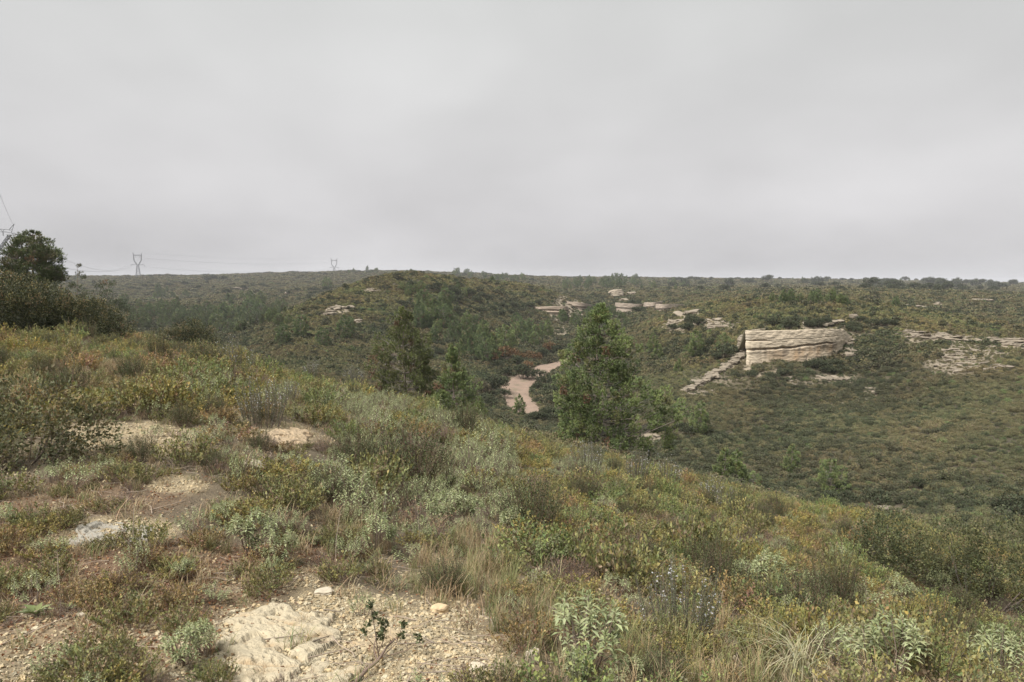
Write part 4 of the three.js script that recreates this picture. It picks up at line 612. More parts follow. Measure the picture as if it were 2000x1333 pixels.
  const g2 = new GB(), a = ground(690, 1345), b = ground(738, 1308), c = ground(772, 1272); g2.tube([a.clone().setY(a.y + 0.01), a.clone().lerp(b, 0.5).setY(a.y + 0.03), b.clone().setY(b.y + 0.035), b.clone().lerp(c, 0.5).setY(b.y + 0.05), c.clone().setY(c.y + 0.055)], 0.010, 0.003, 7, [0.15, 0.105, 0.08]); g2.tube([b.clone().setY(b.y + 0.03), b.clone().add(V(-0.03, 0.06, -0.06)), b.clone().add(V(-0.02, 0.12, -0.1))], 0.004, 0.002, 5, [0.15, 0.105, 0.08]);
  tag(mesh('fallen_stick', g2.build(), M.wood), 'bent brown stick lying on the gravel below the oak sprig', 'stick');
  const fp = ground(1560, 1335), fo = mesh('arching_grass', fountain, M.straw); fo.position.copy(fp); tag(fo, 'fountain of long pale arching grass in olive scrub', 'grass clump'); chosen.push([fp.x, fp.z, 0.2]);
}

// ---------------------------------------------------------------- the rest of the near slope
{
  const r = rng(4242), shrubs = { kermes: [], cistus: [], dead: [], lentisk: [] }, grass = [], short = [];
  const free = (x, z, k = 1) => { for (const [cx, cz2, cr] of chosen) if (Math.hypot(x - cx, z - cz2) < cr * k) return false; return true; };
  const inWedge = (x, z) => Math.abs(Math.atan2(x, -z)) < 48 * DEG;
  for (let gx = -26; gx < 26; gx += 0.33) for (let gz = -31; gz < -1.6; gz += 0.33) {
    const x = gx + (r() - 0.5) * 0.33, z = gz + (r() - 0.5) * 0.33, R0 = Math.hypot(x, z), q1 = r(), q2 = r(), q3 = r(), q4 = r(), q5 = r(); if (R0 > 32 || R0 < 2.1 || !inWedge(x, z)) continue;
    const bare = inZone('bare', x, z), lit = inZone('litter', x, z), gr = inZone('grass', x, z), ci = inZone('cistus', x, z), n = fbm(x * 0.55, 3, z * 0.55, 3), n2 = fbm(x * 0.8 + 20, 1, z * 0.8, 3);
    if (q1 < bare * 0.97 || q1 < lit * 0.28 || !free(x, z)) continue;
    const left = sstep(-0.15, -0.5, x / R0 * 1.0) * sstep(9, 6, R0), small = 1 - 0.45 * left - 0.35 * lit - 0.35 * gr - 0.3 * bare, nearLow = mix(0.62, 1, sstep(3, 8, R0)) * (x > 0 ? mix(1, 0.82, sstep(6, 11, R0)) : 1);
    let kind = 'kermes';
    if (q2 < ci * 0.72 + 0.06 + (x > 0.5 ? 0.05 : 0) + 0.22 * sstep(0.15, 0.45, n2)) kind = 'cistus'; else if (q2 > 0.90 - 0.25 * sstep(0.1, 0.4, -n)) kind = 'dead';
    if (kind === 'kermes' && r() < 0.07 + 0.25 * sstep(0.1, 0.4, n)) kind = 'lentisk';
    if (kind !== 'cistus' && q3 < gr * 0.62) continue;
    const tallOne = r() < 0.14 ? 1.5 : 1, s = (0.55 + 0.6 * q4 * q4 + 0.6 * n) * small * nearLow * (kind === 'cistus' ? 0.72 * mix(1, 1.1, ci) : 1), tone = n2 > 0.12 ? 'green' : n < -0.12 ? 'brown-tinged' : q5 < 0.5 ? 'yellow-olive' : 'olive';
    if (s < 0.22) continue;
    shrubs[kind].push({ x, y: groundY(x, z) - 0.02, z, s, sy: (0.75 + 0.5 * q5) * tallOne, rot: q3 * 6.28, v: Math.floor(q5 * 977), tone, R0, c: tintRGB[tone].map(v => v * (0.7 + 0.55 * q4)), small: s < 0.55, big: s > 0.95 });
  }
  for (let i = 0; i < 5200; i++) {                          // low sprigs on the stony ground
    const a = mix(-46, 20, r()) * DEG, R0 = 2.2 + 8 * r() ** 0.8, x = R0 * Math.sin(a), z = -R0 * Math.cos(a), q1 = r(), q2 = r(), q3 = r(), q4 = r(), bare = inZone('bare', x, z), lit = inZone('litter', x, z), n = fbm(x * 1.4 + 9, 2, z * 1.4, 3);
    if (q1 > 0.09 + 0.12 * lit + 0.6 * n - 0.2 * bare || !free(x, z)) continue;
    shrubs[q2 < 0.66 ? 'kermes' : q2 < 0.86 ? 'dead' : 'cistus'].push({ x, y: groundY(x, z) - 0.01, z, s: 0.22 + 0.25 * q3, sy: 0.7 + 0.6 * q4, rot: q4 * 40, v: Math.floor(q3 * 977), tone: q4 < 0.4 ? 'yellow-olive' : q4 < 0.7 ? 'brown-tinged' : 'olive', R0, c: [1, 0.98, 0.95].map(v => v * (0.75 + 0.4 * q1 * 2)), small: true, big: false });
  }
  const inView = (q) => Math.abs(q.x / -q.z) < 0.72 && Math.atan2(EYE - q.y, -q.z) < 30 * DEG && q.R0 < 22;
  const split = (list, n) => { const vis = list.filter(inView).sort((a, b) => b.s / b.R0 - a.s / a.R0).slice(0, n), set = new Set(vis); return [vis, list.filter(q => !set.has(q))]; };
  const where = (q) => { const l = nearest(q.x, q.z); if (l) return l.text; const out = q.x / -q.z; if (q.R0 > 13) return out < -0.25 ? 'on the upper slope before the oak thicket' : 'along the brow of the near slope'; if (inZone('cistus', q.x, q.z) > 0.5) return 'inside the grey cistus belt'; if (inZone('grass', q.x, q.z) > 0.4) return 'poking out of dry grass'; return out < -0.28 ? 'on the stony ground below the oak thicket' : out > 0.2 ? 'in the olive scrub falling to the gully' : 'in the mixed scrub of the near slope'; };
  const size = (q) => q.small ? 'small ' : q.big ? 'broad ' : '';
  const [k1, k2] = split(shrubs.kermes, 290), [c1, c2] = split(shrubs.cistus, 170), [d1, d2] = split(shrubs.dead, 110), [l1, l2] = split(shrubs.lentisk.map(q => ({ ...q, s: q.s * 0.75 })), 120);
  const grow = (list, protos, name, label, group, tinted) => { for (const q of list) { const o = plant(protos[q.v % protos.length], name, label(q), 'shrub', group, V(q.x, q.y, q.z), q.s, q.sy, q.rot, tinted ? tints[q.tone] : null); void o; } };
  grow(k1, kermesP, 'kermes_oak_shrub', q => `${size(q)}${q.tone} kermes oak shrub ${where(q)}`, 'low kermes oak shrubs', true);
  grow(c1, cistusP, 'cistus_shrub', q => `${size(q)}grey-green cistus shrub ${where(q)}`, 'grey-leaved cistus shrubs', false);
  grow(d1, deadP, 'dry_shrub', q => `${size(q)}bare brown twiggy shrub ${where(q)}`, 'dry twiggy shrubs', false);
  grow(l1, lentiskP, 'lentisk_bush', q => `${size(q)}dark green lentisk shrub ${where(q)}`, 'dark lentisk shrubs', false);
  scatter('lentisk_cover', 'dark green lentisk among the near scrub', 'scrub', lentisk.map(merged), M.leaf, l2.map(q => ({ ...q, c: [1, 1, 1] })));
  scatter('kermes_oak_cover', 'low olive kermes oak scrub filling the near slope', 'scrub', kermes.map(merged), M.leaf, k2);
  scatter('cistus_cover', 'grey-green cistus filling in along the near slope', 'scrub', cistus.map(merged), M.felt, c2.map(q => ({ ...q, c: [0.9, 0.9, 0.9] })));
  scatter('dry_shrub_cover', 'brown dry twigs among the near scrub', 'scrub', deadShrub.map(merged), M.dull, d2.map(q => ({ ...q, c: [1, 1, 1] })));
  for (let gx = -24; gx < 24; gx += 0.13) for (let gz = -26; gz < -1.6; gz += 0.13) {
    const x = gx + (r() - 0.5) * 0.13, z = gz + (r() - 0.5) * 0.13, R0 = Math.hypot(x, z), q1 = r(), q2 = r(), q3 = r(), q4 = r(); if (R0 > 26 || R0 < 1.8 || !inWedge(x, z)) continue;
    const bare = inZone('bare', x, z), gr = inZone('grass', x, z), lit = inZone('litter', x, z), n = fbm(x * 0.9 + 5, 7, z * 0.9, 3);
    const dens = clamp(0.27 + 0.6 * gr + 0.6 * n + 0.4 * lit) * (1 - 0.78 * bare) * mix(1, 0.45, sstep(9, 20, R0));
    if (q1 > dens) continue;
    const tall = (gr > 0.3 || q2 < 0.16) && bare < 0.2;
    const tone = 0.8 + 0.45 * q4, it = { x, y: groundY(x, z) - 0.005, z, s: (tall ? 0.36 + 0.3 * q3 + 0.1 * gr : 0.6 + 0.8 * q3) * (lit > 0.3 ? 0.8 : 1), sy: 0.8 + 0.5 * q4, rot: q2 * 40, v: Math.floor(q4 * 991), c: [tone, tone, tone] };
    (tall ? grass : short).push(it);
  }
  scatter('dry_grass', 'dry straw and green grass tufts between the shrubs', 'grass', tufts, M.straw, grass);
  scatter('short_grass', 'short withered grass on the stony ground', 'grass', shortTufts, M.straw, short);
  // gravel: angular limestone chips
  const chip = [0, 1, 2, 3, 4, 5].map(i => stoneGeo(60 + i * 2.1, 1, 0.4 + 0.12 * i, 0.8, 1, 0.95, [0.345, 0.29, 0.205])), chips = [];
  for (let i = 0; i < 330000; i++) {
    const a = (r() - 0.5) * 92 * DEG, R0 = 1.9 + 8.5 * r() ** 1.3, x = R0 * Math.sin(a), z = -R0 * Math.cos(a), bare = inZone('bare', x, z), lit = inZone('litter', x, z), q = r(), s0 = r(), t = r(), u = r(), w = r();
    if (q > bare * 0.7 + 0.05 + 0.03 * lit) continue;
    const s = 0.003 + 0.010 * s0 ** 4, b = 0.7 + 0.55 * t; chips.push({ x, y: groundY(x, z) + s * 0.25, z, s, sy: 0.7 + 0.5 * u, rot: w * 6.28, tx: (t - 0.5) * 0.7, tz: (u - 0.5) * 0.7, c: [b * (1 + 0.10 * (w - 0.5)), b * (1 - 0.04 * w), b * (1 - 0.22 * w)], v: i });
  }
  scatter('gravel', 'pale angular limestone gravel on the bare ground', 'gravel', chip, plainRock, chips);
  const leafG = (() => { const g = new GB(); g.leaf(0, 0, 0, V(1, 0.1, 0).normalize(), V(0, 0, 1), 1, 0.6, [1, 1, 1], 0.3, 0.2); return g.build(); })(), leaves = [];
  for (let i = 0; i < 130000; i++) {
    const a = (r() - 0.5) * 92 * DEG, R0 = 1.9 + 8.5 * r() ** 1.2, x = R0 * Math.sin(a), z = -R0 * Math.cos(a), lit = inZone('litter', x, z), bare = inZone('bare', x, z), q = r(), t = r(), u = r(), w = r(), n = fbm(x * 3, 8, z * 3, 2);
    if (q > (lit * (0.75 + 1.2 * n) + 0.10) * (1 - 0.6 * bare)) continue;
    const cc = t < 0.4 ? [0.26, 0.105, 0.045] : t < 0.7 ? [0.20, 0.12, 0.06] : t < 0.9 ? [0.30, 0.19, 0.09] : [0.15, 0.085, 0.05]; leaves.push({ x, y: groundY(x, z) + 0.004 + 0.01 * u, z, s: 0.012 + 0.014 * w, rot: u * 6.28, tx: (t - 0.5) * 1.2, tz: (w - 0.5) * 1.2, c: cc, v: 0 });
  }
  scatter('leaf_litter', 'red-brown fallen oak leaves on the soil', 'leaf litter', [leafG], M.leaf, leaves);
  const twigG = (() => { const g = new GB(); g.tube([V(-0.5, 0, 0), V(-0.1, 0.04, 0.05), V(0.25, 0.02, -0.03), V(0.5, 0.07, 0.04)], 0.012, 0.006, 4, [0.27, 0.225, 0.185]); return g.build(); })(), twigsL = [];
  for (let i = 0; i < 2600; i++) { const a = (r() - 0.5) * 92 * DEG, R0 = 1.9 + 8 * r(), x = R0 * Math.sin(a), z = -R0 * Math.cos(a), t = r(), u = r(), w = r(); twigsL.push({ x, y: groundY(x, z) + 0.012, z, s: 0.10 + 0.22 * t * t, rot: u * 6.28, tx: (w - 0.5) * 0.4, tz: (u - 0.5) * 0.3, c: [0.6 + 0.6 * w, 0.58 + 0.55 * w, 0.55 + 0.5 * w], v: 0 }); }
  scatter('twig_litter', 'grey dead twigs strewn between the tufts', 'twigs', [twigG], M.wood, twigsL);
  console.log('near', k1.length, k2.length, c1.length, c2.length, d1.length, d2.length, grass.length, short.length, chips.length, leaves.length);
}

// ---------------------------------------------------------------- pines
const PINE = [[4, [0.155, 0.198, 0.070]], [2, [0.195, 0.235, 0.082]], [2, [0.12, 0.162, 0.06]], [0.7, [0.195, 0.20, 0.08]]];
const standing = [];
function pineThing(g, label, px, d, s = 1, rot = 0, group = null, sink = 0.1) { const p = onGround(px, d); p.y -= sink; standing.push([p.x, p.z, 1.2 * s]); return plant(plantProto('p', [['trunk', g.T, M.wood], ['crown', g.F, M.needle]]), 'pine_tree', label, 'tree', group, p, s, 1, rot); }
const hOf = (px, topPy, d, sink = 0.1) => atDepth(px, topPy, d).y - onGround(px, d).y + sink;
{
  const H1 = hOf(1172, 598, 35);
  pineThing(pine({ seed: 501, H: H1, env: envOf([0.9, 2.1, 2.5, 2.45, 2.15, 1.85, 1.55, 1.15, 0.65, 0.12], (t, az) => 1 + (t < 0.5 ? 0.28 * Math.cos(az) : 0.05 * Math.cos(az))), clumps: 460, tufts: 40, needles: 10, nw: 0.030, squash: 1.3, spread: 0.20, trunkR: 0.10, lean: 0.01, cols: PINE, dead: 0.03 }), 'big bushy young pine standing tall over the gully', 1168, 35);
  const H2 = hOf(790, 603, 46);
  pineThing(pine({ seed: 502, H: H2, env: envOf([1.3, 2.0, 2.1, 2.1, 2.0, 1.9, 1.7, 1.35, 0.9, 0.25], (t, az) => 1 + 0.12 * Math.cos(az + 2)), clumps: 290, tufts: 40, needles: 9, nw: 0.030, squash: 1.3, spread: 0.21, trunkR: 0.10, lean: 0.0, cols: [[3, [0.135, 0.155, 0.05]], [2, [0.115, 0.135, 0.045]], [1, [0.155, 0.155, 0.06]]], dead: 0.05 }), 'loose broad pine with bare branches showing, left of the slim pine', 788, 46);
  const H3 = hOf(882, 672, 43);
  pineThing(pine({ seed: 503, H: H3, env: envOf([1.4, 1.7, 1.5, 1.25, 1.0, 0.75, 0.5, 0.3, 0.08]), clumps: 190, tufts: 38, needles: 9, nw: 0.028, squash: 1.3, spread: 0.18, trunkR: 0.07, lean: 0.0, cols: PINE }), 'slim pine with pale stem beside the loose broad one', 884, 43);
  const H4 = hOf(65, 452, 45);
  const dome = (t, az) => { const k = (t - 0.42) / 0.58; return [1.7 * Math.sqrt(clamp(1 - (k * 1.02) ** 2.4)) * (k < 0.08 ? 0.8 : 1) + 0.08, 0.15, 0]; };
  pineThing(pine({ seed: 504, H: H4, env: dome, low: 0.53, clumps: 210, tufts: 40, needles: 9, nl: 0.10, nw: 0.026, spread: 0.26, trunkR: 0.12, fork: [[-0.75, H4 * 0.88, 0.2], [0.15, H4 * 0.96, -0.2], [1.05, H4 * 0.78, 0.1], [-1.3, H4 * 0.66, -0.1]], cols: [[4, [0.108, 0.135, 0.055]], [2, [0.13, 0.155, 0.062]], [1, [0.155, 0.145, 0.07]]], dead: 0.02, squash: 0.8 }), 'dark umbrella-crowned pine with forked trunk behind the oak thicket', 62, 45);
  const H5 = hOf(150, 518, 52);
  pineThing(pine({ seed: 505, H: H5, env: envOf([0.4, 0.9, 1.2, 1.2, 1.0, 0.7, 0.35, 0.1]), clumps: 60, tufts: 44, needles: 8, nw: 0.017, spread: 0.28, trunkR: 0.07, cols: [[3, [0.085, 0.10, 0.042]], [1, [0.10, 0.10, 0.05]]] }), 'smaller pine beside the umbrella pine', 148, 52);
  pineThing(pine({ seed: 506, H: hOf(208, 545, 58), env: envOf([1.0, 1.6, 1.75, 1.6, 1.2, 0.5]), clumps: 80, tufts: 44, needles: 8, nw: 0.018, spread: 0.36, trunkR: 0.07, cols: [[3, [0.055, 0.070, 0.03]], [1, [0.07, 0.085, 0.035]]] }), 'dark rounded pine at the right end of the oak thicket', 206, 58);
}
const farPines = [0, 1, 2, 3, 4].map(i => pine({ seed: 520 + i, H: 5, env: i % 2 ? envOf([0.6, 1.3, 1.45, 1.3, 1.15, 0.9, 0.6, 0.15]) : envOf([0.5, 1.2, 1.6, 1.7, 1.55, 1.2, 0.5]), clumps: 130, tufts: 20, needles: 7, nl: 0.15, nw: 0.055, squash: 1.1, spread: 0.22, trunkR: 0.08, low: 0.08, cols: PINE }));
const farPineP = farPines.map(g => plantProto('p', [['trunk', g.T, M.wood], ['crown', g.F, M.needle]]));
const darker = new Map([[M.needle, dullMat([0.72, 0.78, 0.85])]]);
function onePine(px, top, base, label, v, dMin, group, dark) { const p = ground(px, base, dMin), d = -p.z, h = (base - top) * d / FOCAL * 1.04; p.y -= 0.1; standing.push([p.x, p.z, h * 0.2]); plant(farPineP[v % 5], 'pine_tree', label, 'tree', group, p, h / 5, 1, px, dark ? darker : null); }
onePine(1622, 897, 972, 'round dense pine alone in the gully scrub', 0, 40); onePine(1437, 876, 960, 'bright green pine at the foot of the right slope', 1, 40); onePine(1415, 878, 958, 'darker pine behind the bright green one', 3, 40); onePine(1547, 868, 925, 'small pine between bright green and round pines', 3, 40);
onePine(1368, 785, 850, 'dark pine standing on the slope below the rocky rib', 1, 60); onePine(1470, 920, 965, 'low pine right of the bright green pine', 2, 40); onePine(1275, 652, 690, 'dark slim pine on the flank left of the cliff', 1, 100); onePine(1284, 664, 702, 'second dark slim pine beside the first, left of the cliff', 3, 100); onePine(1360, 645, 698, 'pine clump below the stepped rock ledge', 1, 100); onePine(1412, 652, 690, 'green pine just left of the big cliff', 2, 90); onePine(1325, 700, 728, 'little pine low on the flank left of the rocky rib', 3, 90); onePine(1015, 770, 815, 'dense pine at the near end of the dirt track', 1, 80);
const pineZones = [
  // centre hill
  [725, 528, 14, 3, 5, 10, 'pine on the crest of the round hill'], [686, 530, 5, 2, 2, 9, 'small pine left of the crest pines'], [632, 560, 10, 8, 3, 18, 'pine on the left shoulder of the round hill'], [805, 532, 12, 3, 4, 9, 'pine just right of the hill crest'], [790, 570, 40, 16, 7, 22, 'pine in the upper gully of the round hill'], [840, 610, 40, 24, 12, 36, 'pine in the hollow on the right side of the round hill'], [890, 640, 60, 22, 12, 36, 'pine low on the right side of the round hill'], [940, 680, 50, 26, 14, 42, 'pine in the valley above the track'], [640, 650, 60, 16, 4, 34, 'lone pine on the lower face of the round hill'], [556, 660, 8, 6, 2, 36, 'pine at the left foot of the round hill'], [910, 535, 40, 5, 9, 10, 'pine on the ridge right of the round hill'], [985, 543, 55, 5, 20, 11, 'pine in the row along the ridge behind the gully'], [880, 570, 30, 10, 5, 18, 'pine on the ridge flank above the gully'], [1000, 640, 40, 14, 8, 26, 'pine on the slope below the pink-grey cliff'], [1050, 655, 40, 14, 8, 26, 'pine in the gully beneath the pink-grey cliff'],
  // gully and plateau
  [1120, 620, 40, 14, 14, 20, 'pine in the gully between the two cliffs'], [1200, 622, 40, 12, 12, 18, 'pine in the gully under the double cliff'], [1180, 552, 70, 8, 46, 12, 'pine of the wood on the far plateau'], [1290, 556, 60, 8, 16, 10, 'pine scattered right of the plateau wood'], [1215, 541, 30, 2, 10, 9, 'pine on the skyline above the plateau wood'], [1110, 556, 24, 8, 6, 10, 'pine on the far slope left of the plateau wood'],
  [1560, 582, 70, 5, 14, 22, 'pine in the row on the crest behind the big cliff'], [1640, 588, 20, 4, 5, 18, 'pine at the right end of the crest row'], [1750, 594, 14, 3, 2, 18, 'pine alone on the crest right of the row'], [1800, 546, 120, 2, 8, 6, 'small tree on the right skyline'], [1480, 545, 100, 2, 8, 6, 'small tree on the middle skyline'],
  // left
  [330, 610, 60, 16, 20, 20, 'pine in the left valley behind the near slope'], [430, 620, 60, 16, 22, 26, 'pine in the wood at the left foot of the round hill'], [510, 600, 40, 14, 14, 24, 'pine climbing the left flank of the round hill'], [330, 572, 40, 10, 10, 12, 'pine in the dark patch on the far left slope'], [480, 585, 40, 8, 10, 14, 'pine on the fold behind the left valley'], [250, 600, 40, 14, 10, 18, 'pine at the mouth of the left valley']];
{
  const r = rng(909);
  for (const [px, py, hw, hh, n, hpx, label] of pineZones) for (let i = 0; i < n; i++) { const a = r() * 6.283, q = Math.sqrt(r()), x = px + Math.cos(a) * hw * q, y = py + Math.sin(a) * hh * q + hpx * 0.4, h = hpx * (0.65 + 0.7 * r()); const v = Math.floor(r() * 5), k = r(); onePine(x, y - h, y, label, v, py < 700 && px > 1240 && py > 640 ? 90 : 115, label.replace(/^(small |lone )?(pine|tree)/, 'pines'), k < 0.7); }
}
{ // the pine wood of the left valley, behind and between the single pines
  const r = rng(777), list = []; for (let i = 0; i < 130; i++) { const k = i % 3, px = [330, 440, 520][k] + (r() - 0.5) * [150, 120, 90][k], py = [628, 640, 622][k] + (r() - 0.5) * 34, p = ground(px, py, 150), h = (14 + 14 * r()) * -p.z / FOCAL, b = 0.6 + 0.35 * r(); if (-p.z > 700) continue; list.push({ x: p.x, y: p.y - 0.1, z: p.z, s: h / 5, rot: r() * 6.28, c: [b, b, b * 1.05], v: i }); }
  scatter('pine_wood', 'dark pine wood massed in the left valley behind the near slope', 'wood', farPines.map(g => mergeGeometries([g.F, g.T])), M.needle, list);
}
// ---------------------------------------------------------------- dark evergreen bushes on the slopes
const oakBush = [0, 1, 2, 3].map(i => leafBush({ seed: 600 + i, lobes: i % 2 ? [[-0.5, 0.55, 0, 0.6, 0.9], [0.35, 0.6, 0.1, 0.65, 0.9], [0, 0.75, -0.2, 0.5, 0.9]] : [[-0.9, 0.45, 0, 0.55, 0.85], [0, 0.55, 0.15, 0.65, 0.85], [0.8, 0.45, -0.1, 0.55, 0.85]], clumps: 260, per: 8, len: 0.11, wid: 0.075, spray: 0.16, cols: [[4, [0.042, 0.052, 0.024]], [2, [0.055, 0.062, 0.03]], [1, [0.07, 0.065, 0.035]]], stemR: 0.04, stems: 6, minY: -0.4 }));
const oakP = oakBush.map(g => plantProto('p', [['foliage', g.F, M.dull], ['stems', g.S, M.wood]]));
const redLeaf = dullMat([2.6, 1.35, 1.25]), purple = dullMat([1.7, 1.25, 1.5]);
function oneOak(px, base, wpx, label, v, dMin, group, mat, sy = 1) { const p = ground(px, base, dMin), s = wpx * -p.z / FOCAL / 2.2; p.y -= 0.05; standing.push([p.x, p.z, s * 0.9]); plant(oakP[v % 4], 'oak_bush', label, 'shrub', group, p, s, sy, px * 1.7, mat ? new Map([[M.dull, mat]]) : null); }
oneOak(1022, 742, 46, 'dark umbrella-shaped oak standing on the track bend', 1, 80, null, null, 1.15); oneOak(1048, 740, 34, 'smaller dark oak right of the one on the track bend', 0, 80); oneOak(990, 735, 30, 'dark low oak left of the one on the track bend', 3, 80); oneOak(968, 765, 56, 'large dark oak on the left verge of the track', 1, 75); oneOak(940, 770, 46, 'purplish dark oak left of the large verge oak', 3, 75, null, purple); oneOak(978, 778, 36, 'dark oak at the foot of the large verge oak', 0, 75);
oneOak(1066, 752, 36, 'dark bush on the right verge of the track', 2, 75); oneOak(1052, 762, 26, 'dark small bush right of the track', 1, 75); oneOak(1083, 790, 34, 'dark bush on the slope right of the track', 3, 75); oneOak(1092, 772, 32, 'brownish bush above the dark one right of the track', 1, 75); oneOak(1052, 788, 20, 'little dark bush on the track edge', 1, 75);
oneOak(1060, 700, 34, 'dark oak behind the track, beside the red bush', 1, 110); oneOak(1092, 694, 36, 'dark oak right of the red bush', 3, 110); oneOak(1012, 715, 34, 'dark oak among the reddish bushes', 1, 110); oneOak(972, 720, 28, 'round dark oak left of the reddish bushes', 3, 110);
oneOak(1074, 692, 30, 'bright rusty-red bush in the valley', 1, 115, null, redLeaf, 1.3); oneOak(1035, 706, 38, 'rusty bush left of the brightest red one', 0, 115, null, redLeaf); oneOak(985, 700, 44, 'dull red bushes on the valley slope', 2, 115, 'dull red bushes', redLeaf); oneOak(960, 706, 38, 'dull red bushes on the valley slope', 0, 115, 'dull red bushes', redLeaf); oneOak(1030, 722, 30, 'low red bush by the track verge', 2, 110, null, redLeaf);
oneOak(1618, 682, 24, 'round dark bush growing in the face of the big cliff', 1, 95, null, null, 1.1); oneOak(1622, 698, 22, 'dark bush at the right foot of the big cliff', 3, 95); oneOak(1640, 680, 12, 'tiny bush on the right ledges of the big cliff', 1, 95);
const oakZones = [[1400, 690, 40, 14, 6, 38, 'dark bush left of the big cliff foot', 85], [1500, 735, 40, 5, 6, 24, 'dark bush along the foot of the big cliff', 85], [1610, 726, 45, 7, 7, 30, 'dark bush mass at the right foot of the big cliff', 85], [1560, 638, 70, 5, 10, 26, 'green bush along the top of the big cliff', 110], [1700, 640, 60, 12, 8, 26, 'dark bush on the crest right of the big cliff', 95], [1330, 640, 40, 10, 5, 26, 'dark bush between the pale ledges', 100], [1250, 600, 50, 14, 10, 18, 'dark bush around the double cliff', 140], [850, 590, 80, 30, 16, 26, 'dark bush in the folds of the round hill', 130], [950, 600, 60, 24, 14, 22, 'dark bush on the ridge flank', 140], [900, 690, 70, 30, 14, 26, 'dark bush in the valley scrub', 105], [1040, 610, 50, 16, 8, 20, 'dark bush around the pink-grey cliff', 140], [1160, 640, 40, 16, 8, 18, 'dark bush in the gully', 130],
  [1500, 560, 250, 10, 34, 18, 'dark thicket patch on the far plateau', 250], [1850, 562, 150, 9, 30, 24, 'dark thicket patch on the right plateau', 220], [1800, 549, 200, 2, 34, 13, 'dark thicket along the right skyline', 500], [1400, 547, 150, 2, 26, 10, 'dark thicket along the middle skyline', 500], [400, 560, 160, 16, 26, 14, 'dark bush on the far left slope', 300], [400, 540, 160, 2, 20, 6, 'dark bush on the left skyline', 600], [600, 575, 60, 16, 10, 14, 'dark bush on the fold left of the round hill', 180], [850, 538, 100, 4, 14, 10, 'dark bush on the crest of the round hill', 200], [1740, 980, 120, 30, 10, 46, 'dark bush in the gully bottom', 36], [1550, 960, 100, 20, 8, 40, 'dark bush near the round pine', 36], [1300, 850, 40, 20, 5, 40, 'dark bush right of the big pine', 50], [1985, 1000, 20, 20, 3, 60, 'dark oak at the edge of the gully', 36], [1060, 820, 40, 12, 6, 36, 'dark bush below the track', 60], [930, 790, 30, 12, 4, 36, 'dark bush at the near verge of the track', 60]];
{
  const r = rng(313);
  for (const [px, py, hw, hh, n, w, label, dMin] of oakZones) for (let i = 0; i < n; i++) { const a = r() * 6.283, q = Math.sqrt(r()); oneOak(px + Math.cos(a) * hw * q, py + Math.sin(a) * hh * q, w * (0.6 + 0.8 * r()), label, Math.floor(r() * 4), dMin, label.replace(/bush/, 'bushes').replace(/thicket/, 'thickets').replace(/ oak/, ' oaks'), null, 0.7 + 0.35 * r()); }
  const gorse = ground(268, 636, 22), gp = leafBush({ seed: 640, lobes: [[0, 0.35, 0, 0.4, 0.9], [0.3, 0.3, 0, 0.3, 0.9]], clumps: 120, per: 9, len: 0.05, wid: 0.03, spray: 0.1, cols: [[2, [0.34, 0.27, 0.04]], [2, [0.15, 0.15, 0.05]]] });
  plant(plantProto('p', [['foliage', gp.F, M.leaf], ['stems', gp.S, M.wood]]), 'gorse_bush', 'yellow-flowered bush between the oak thicket and the brownish oak', 'shrub', null, onGround(268, 33), 0.9, 1, 0);
}
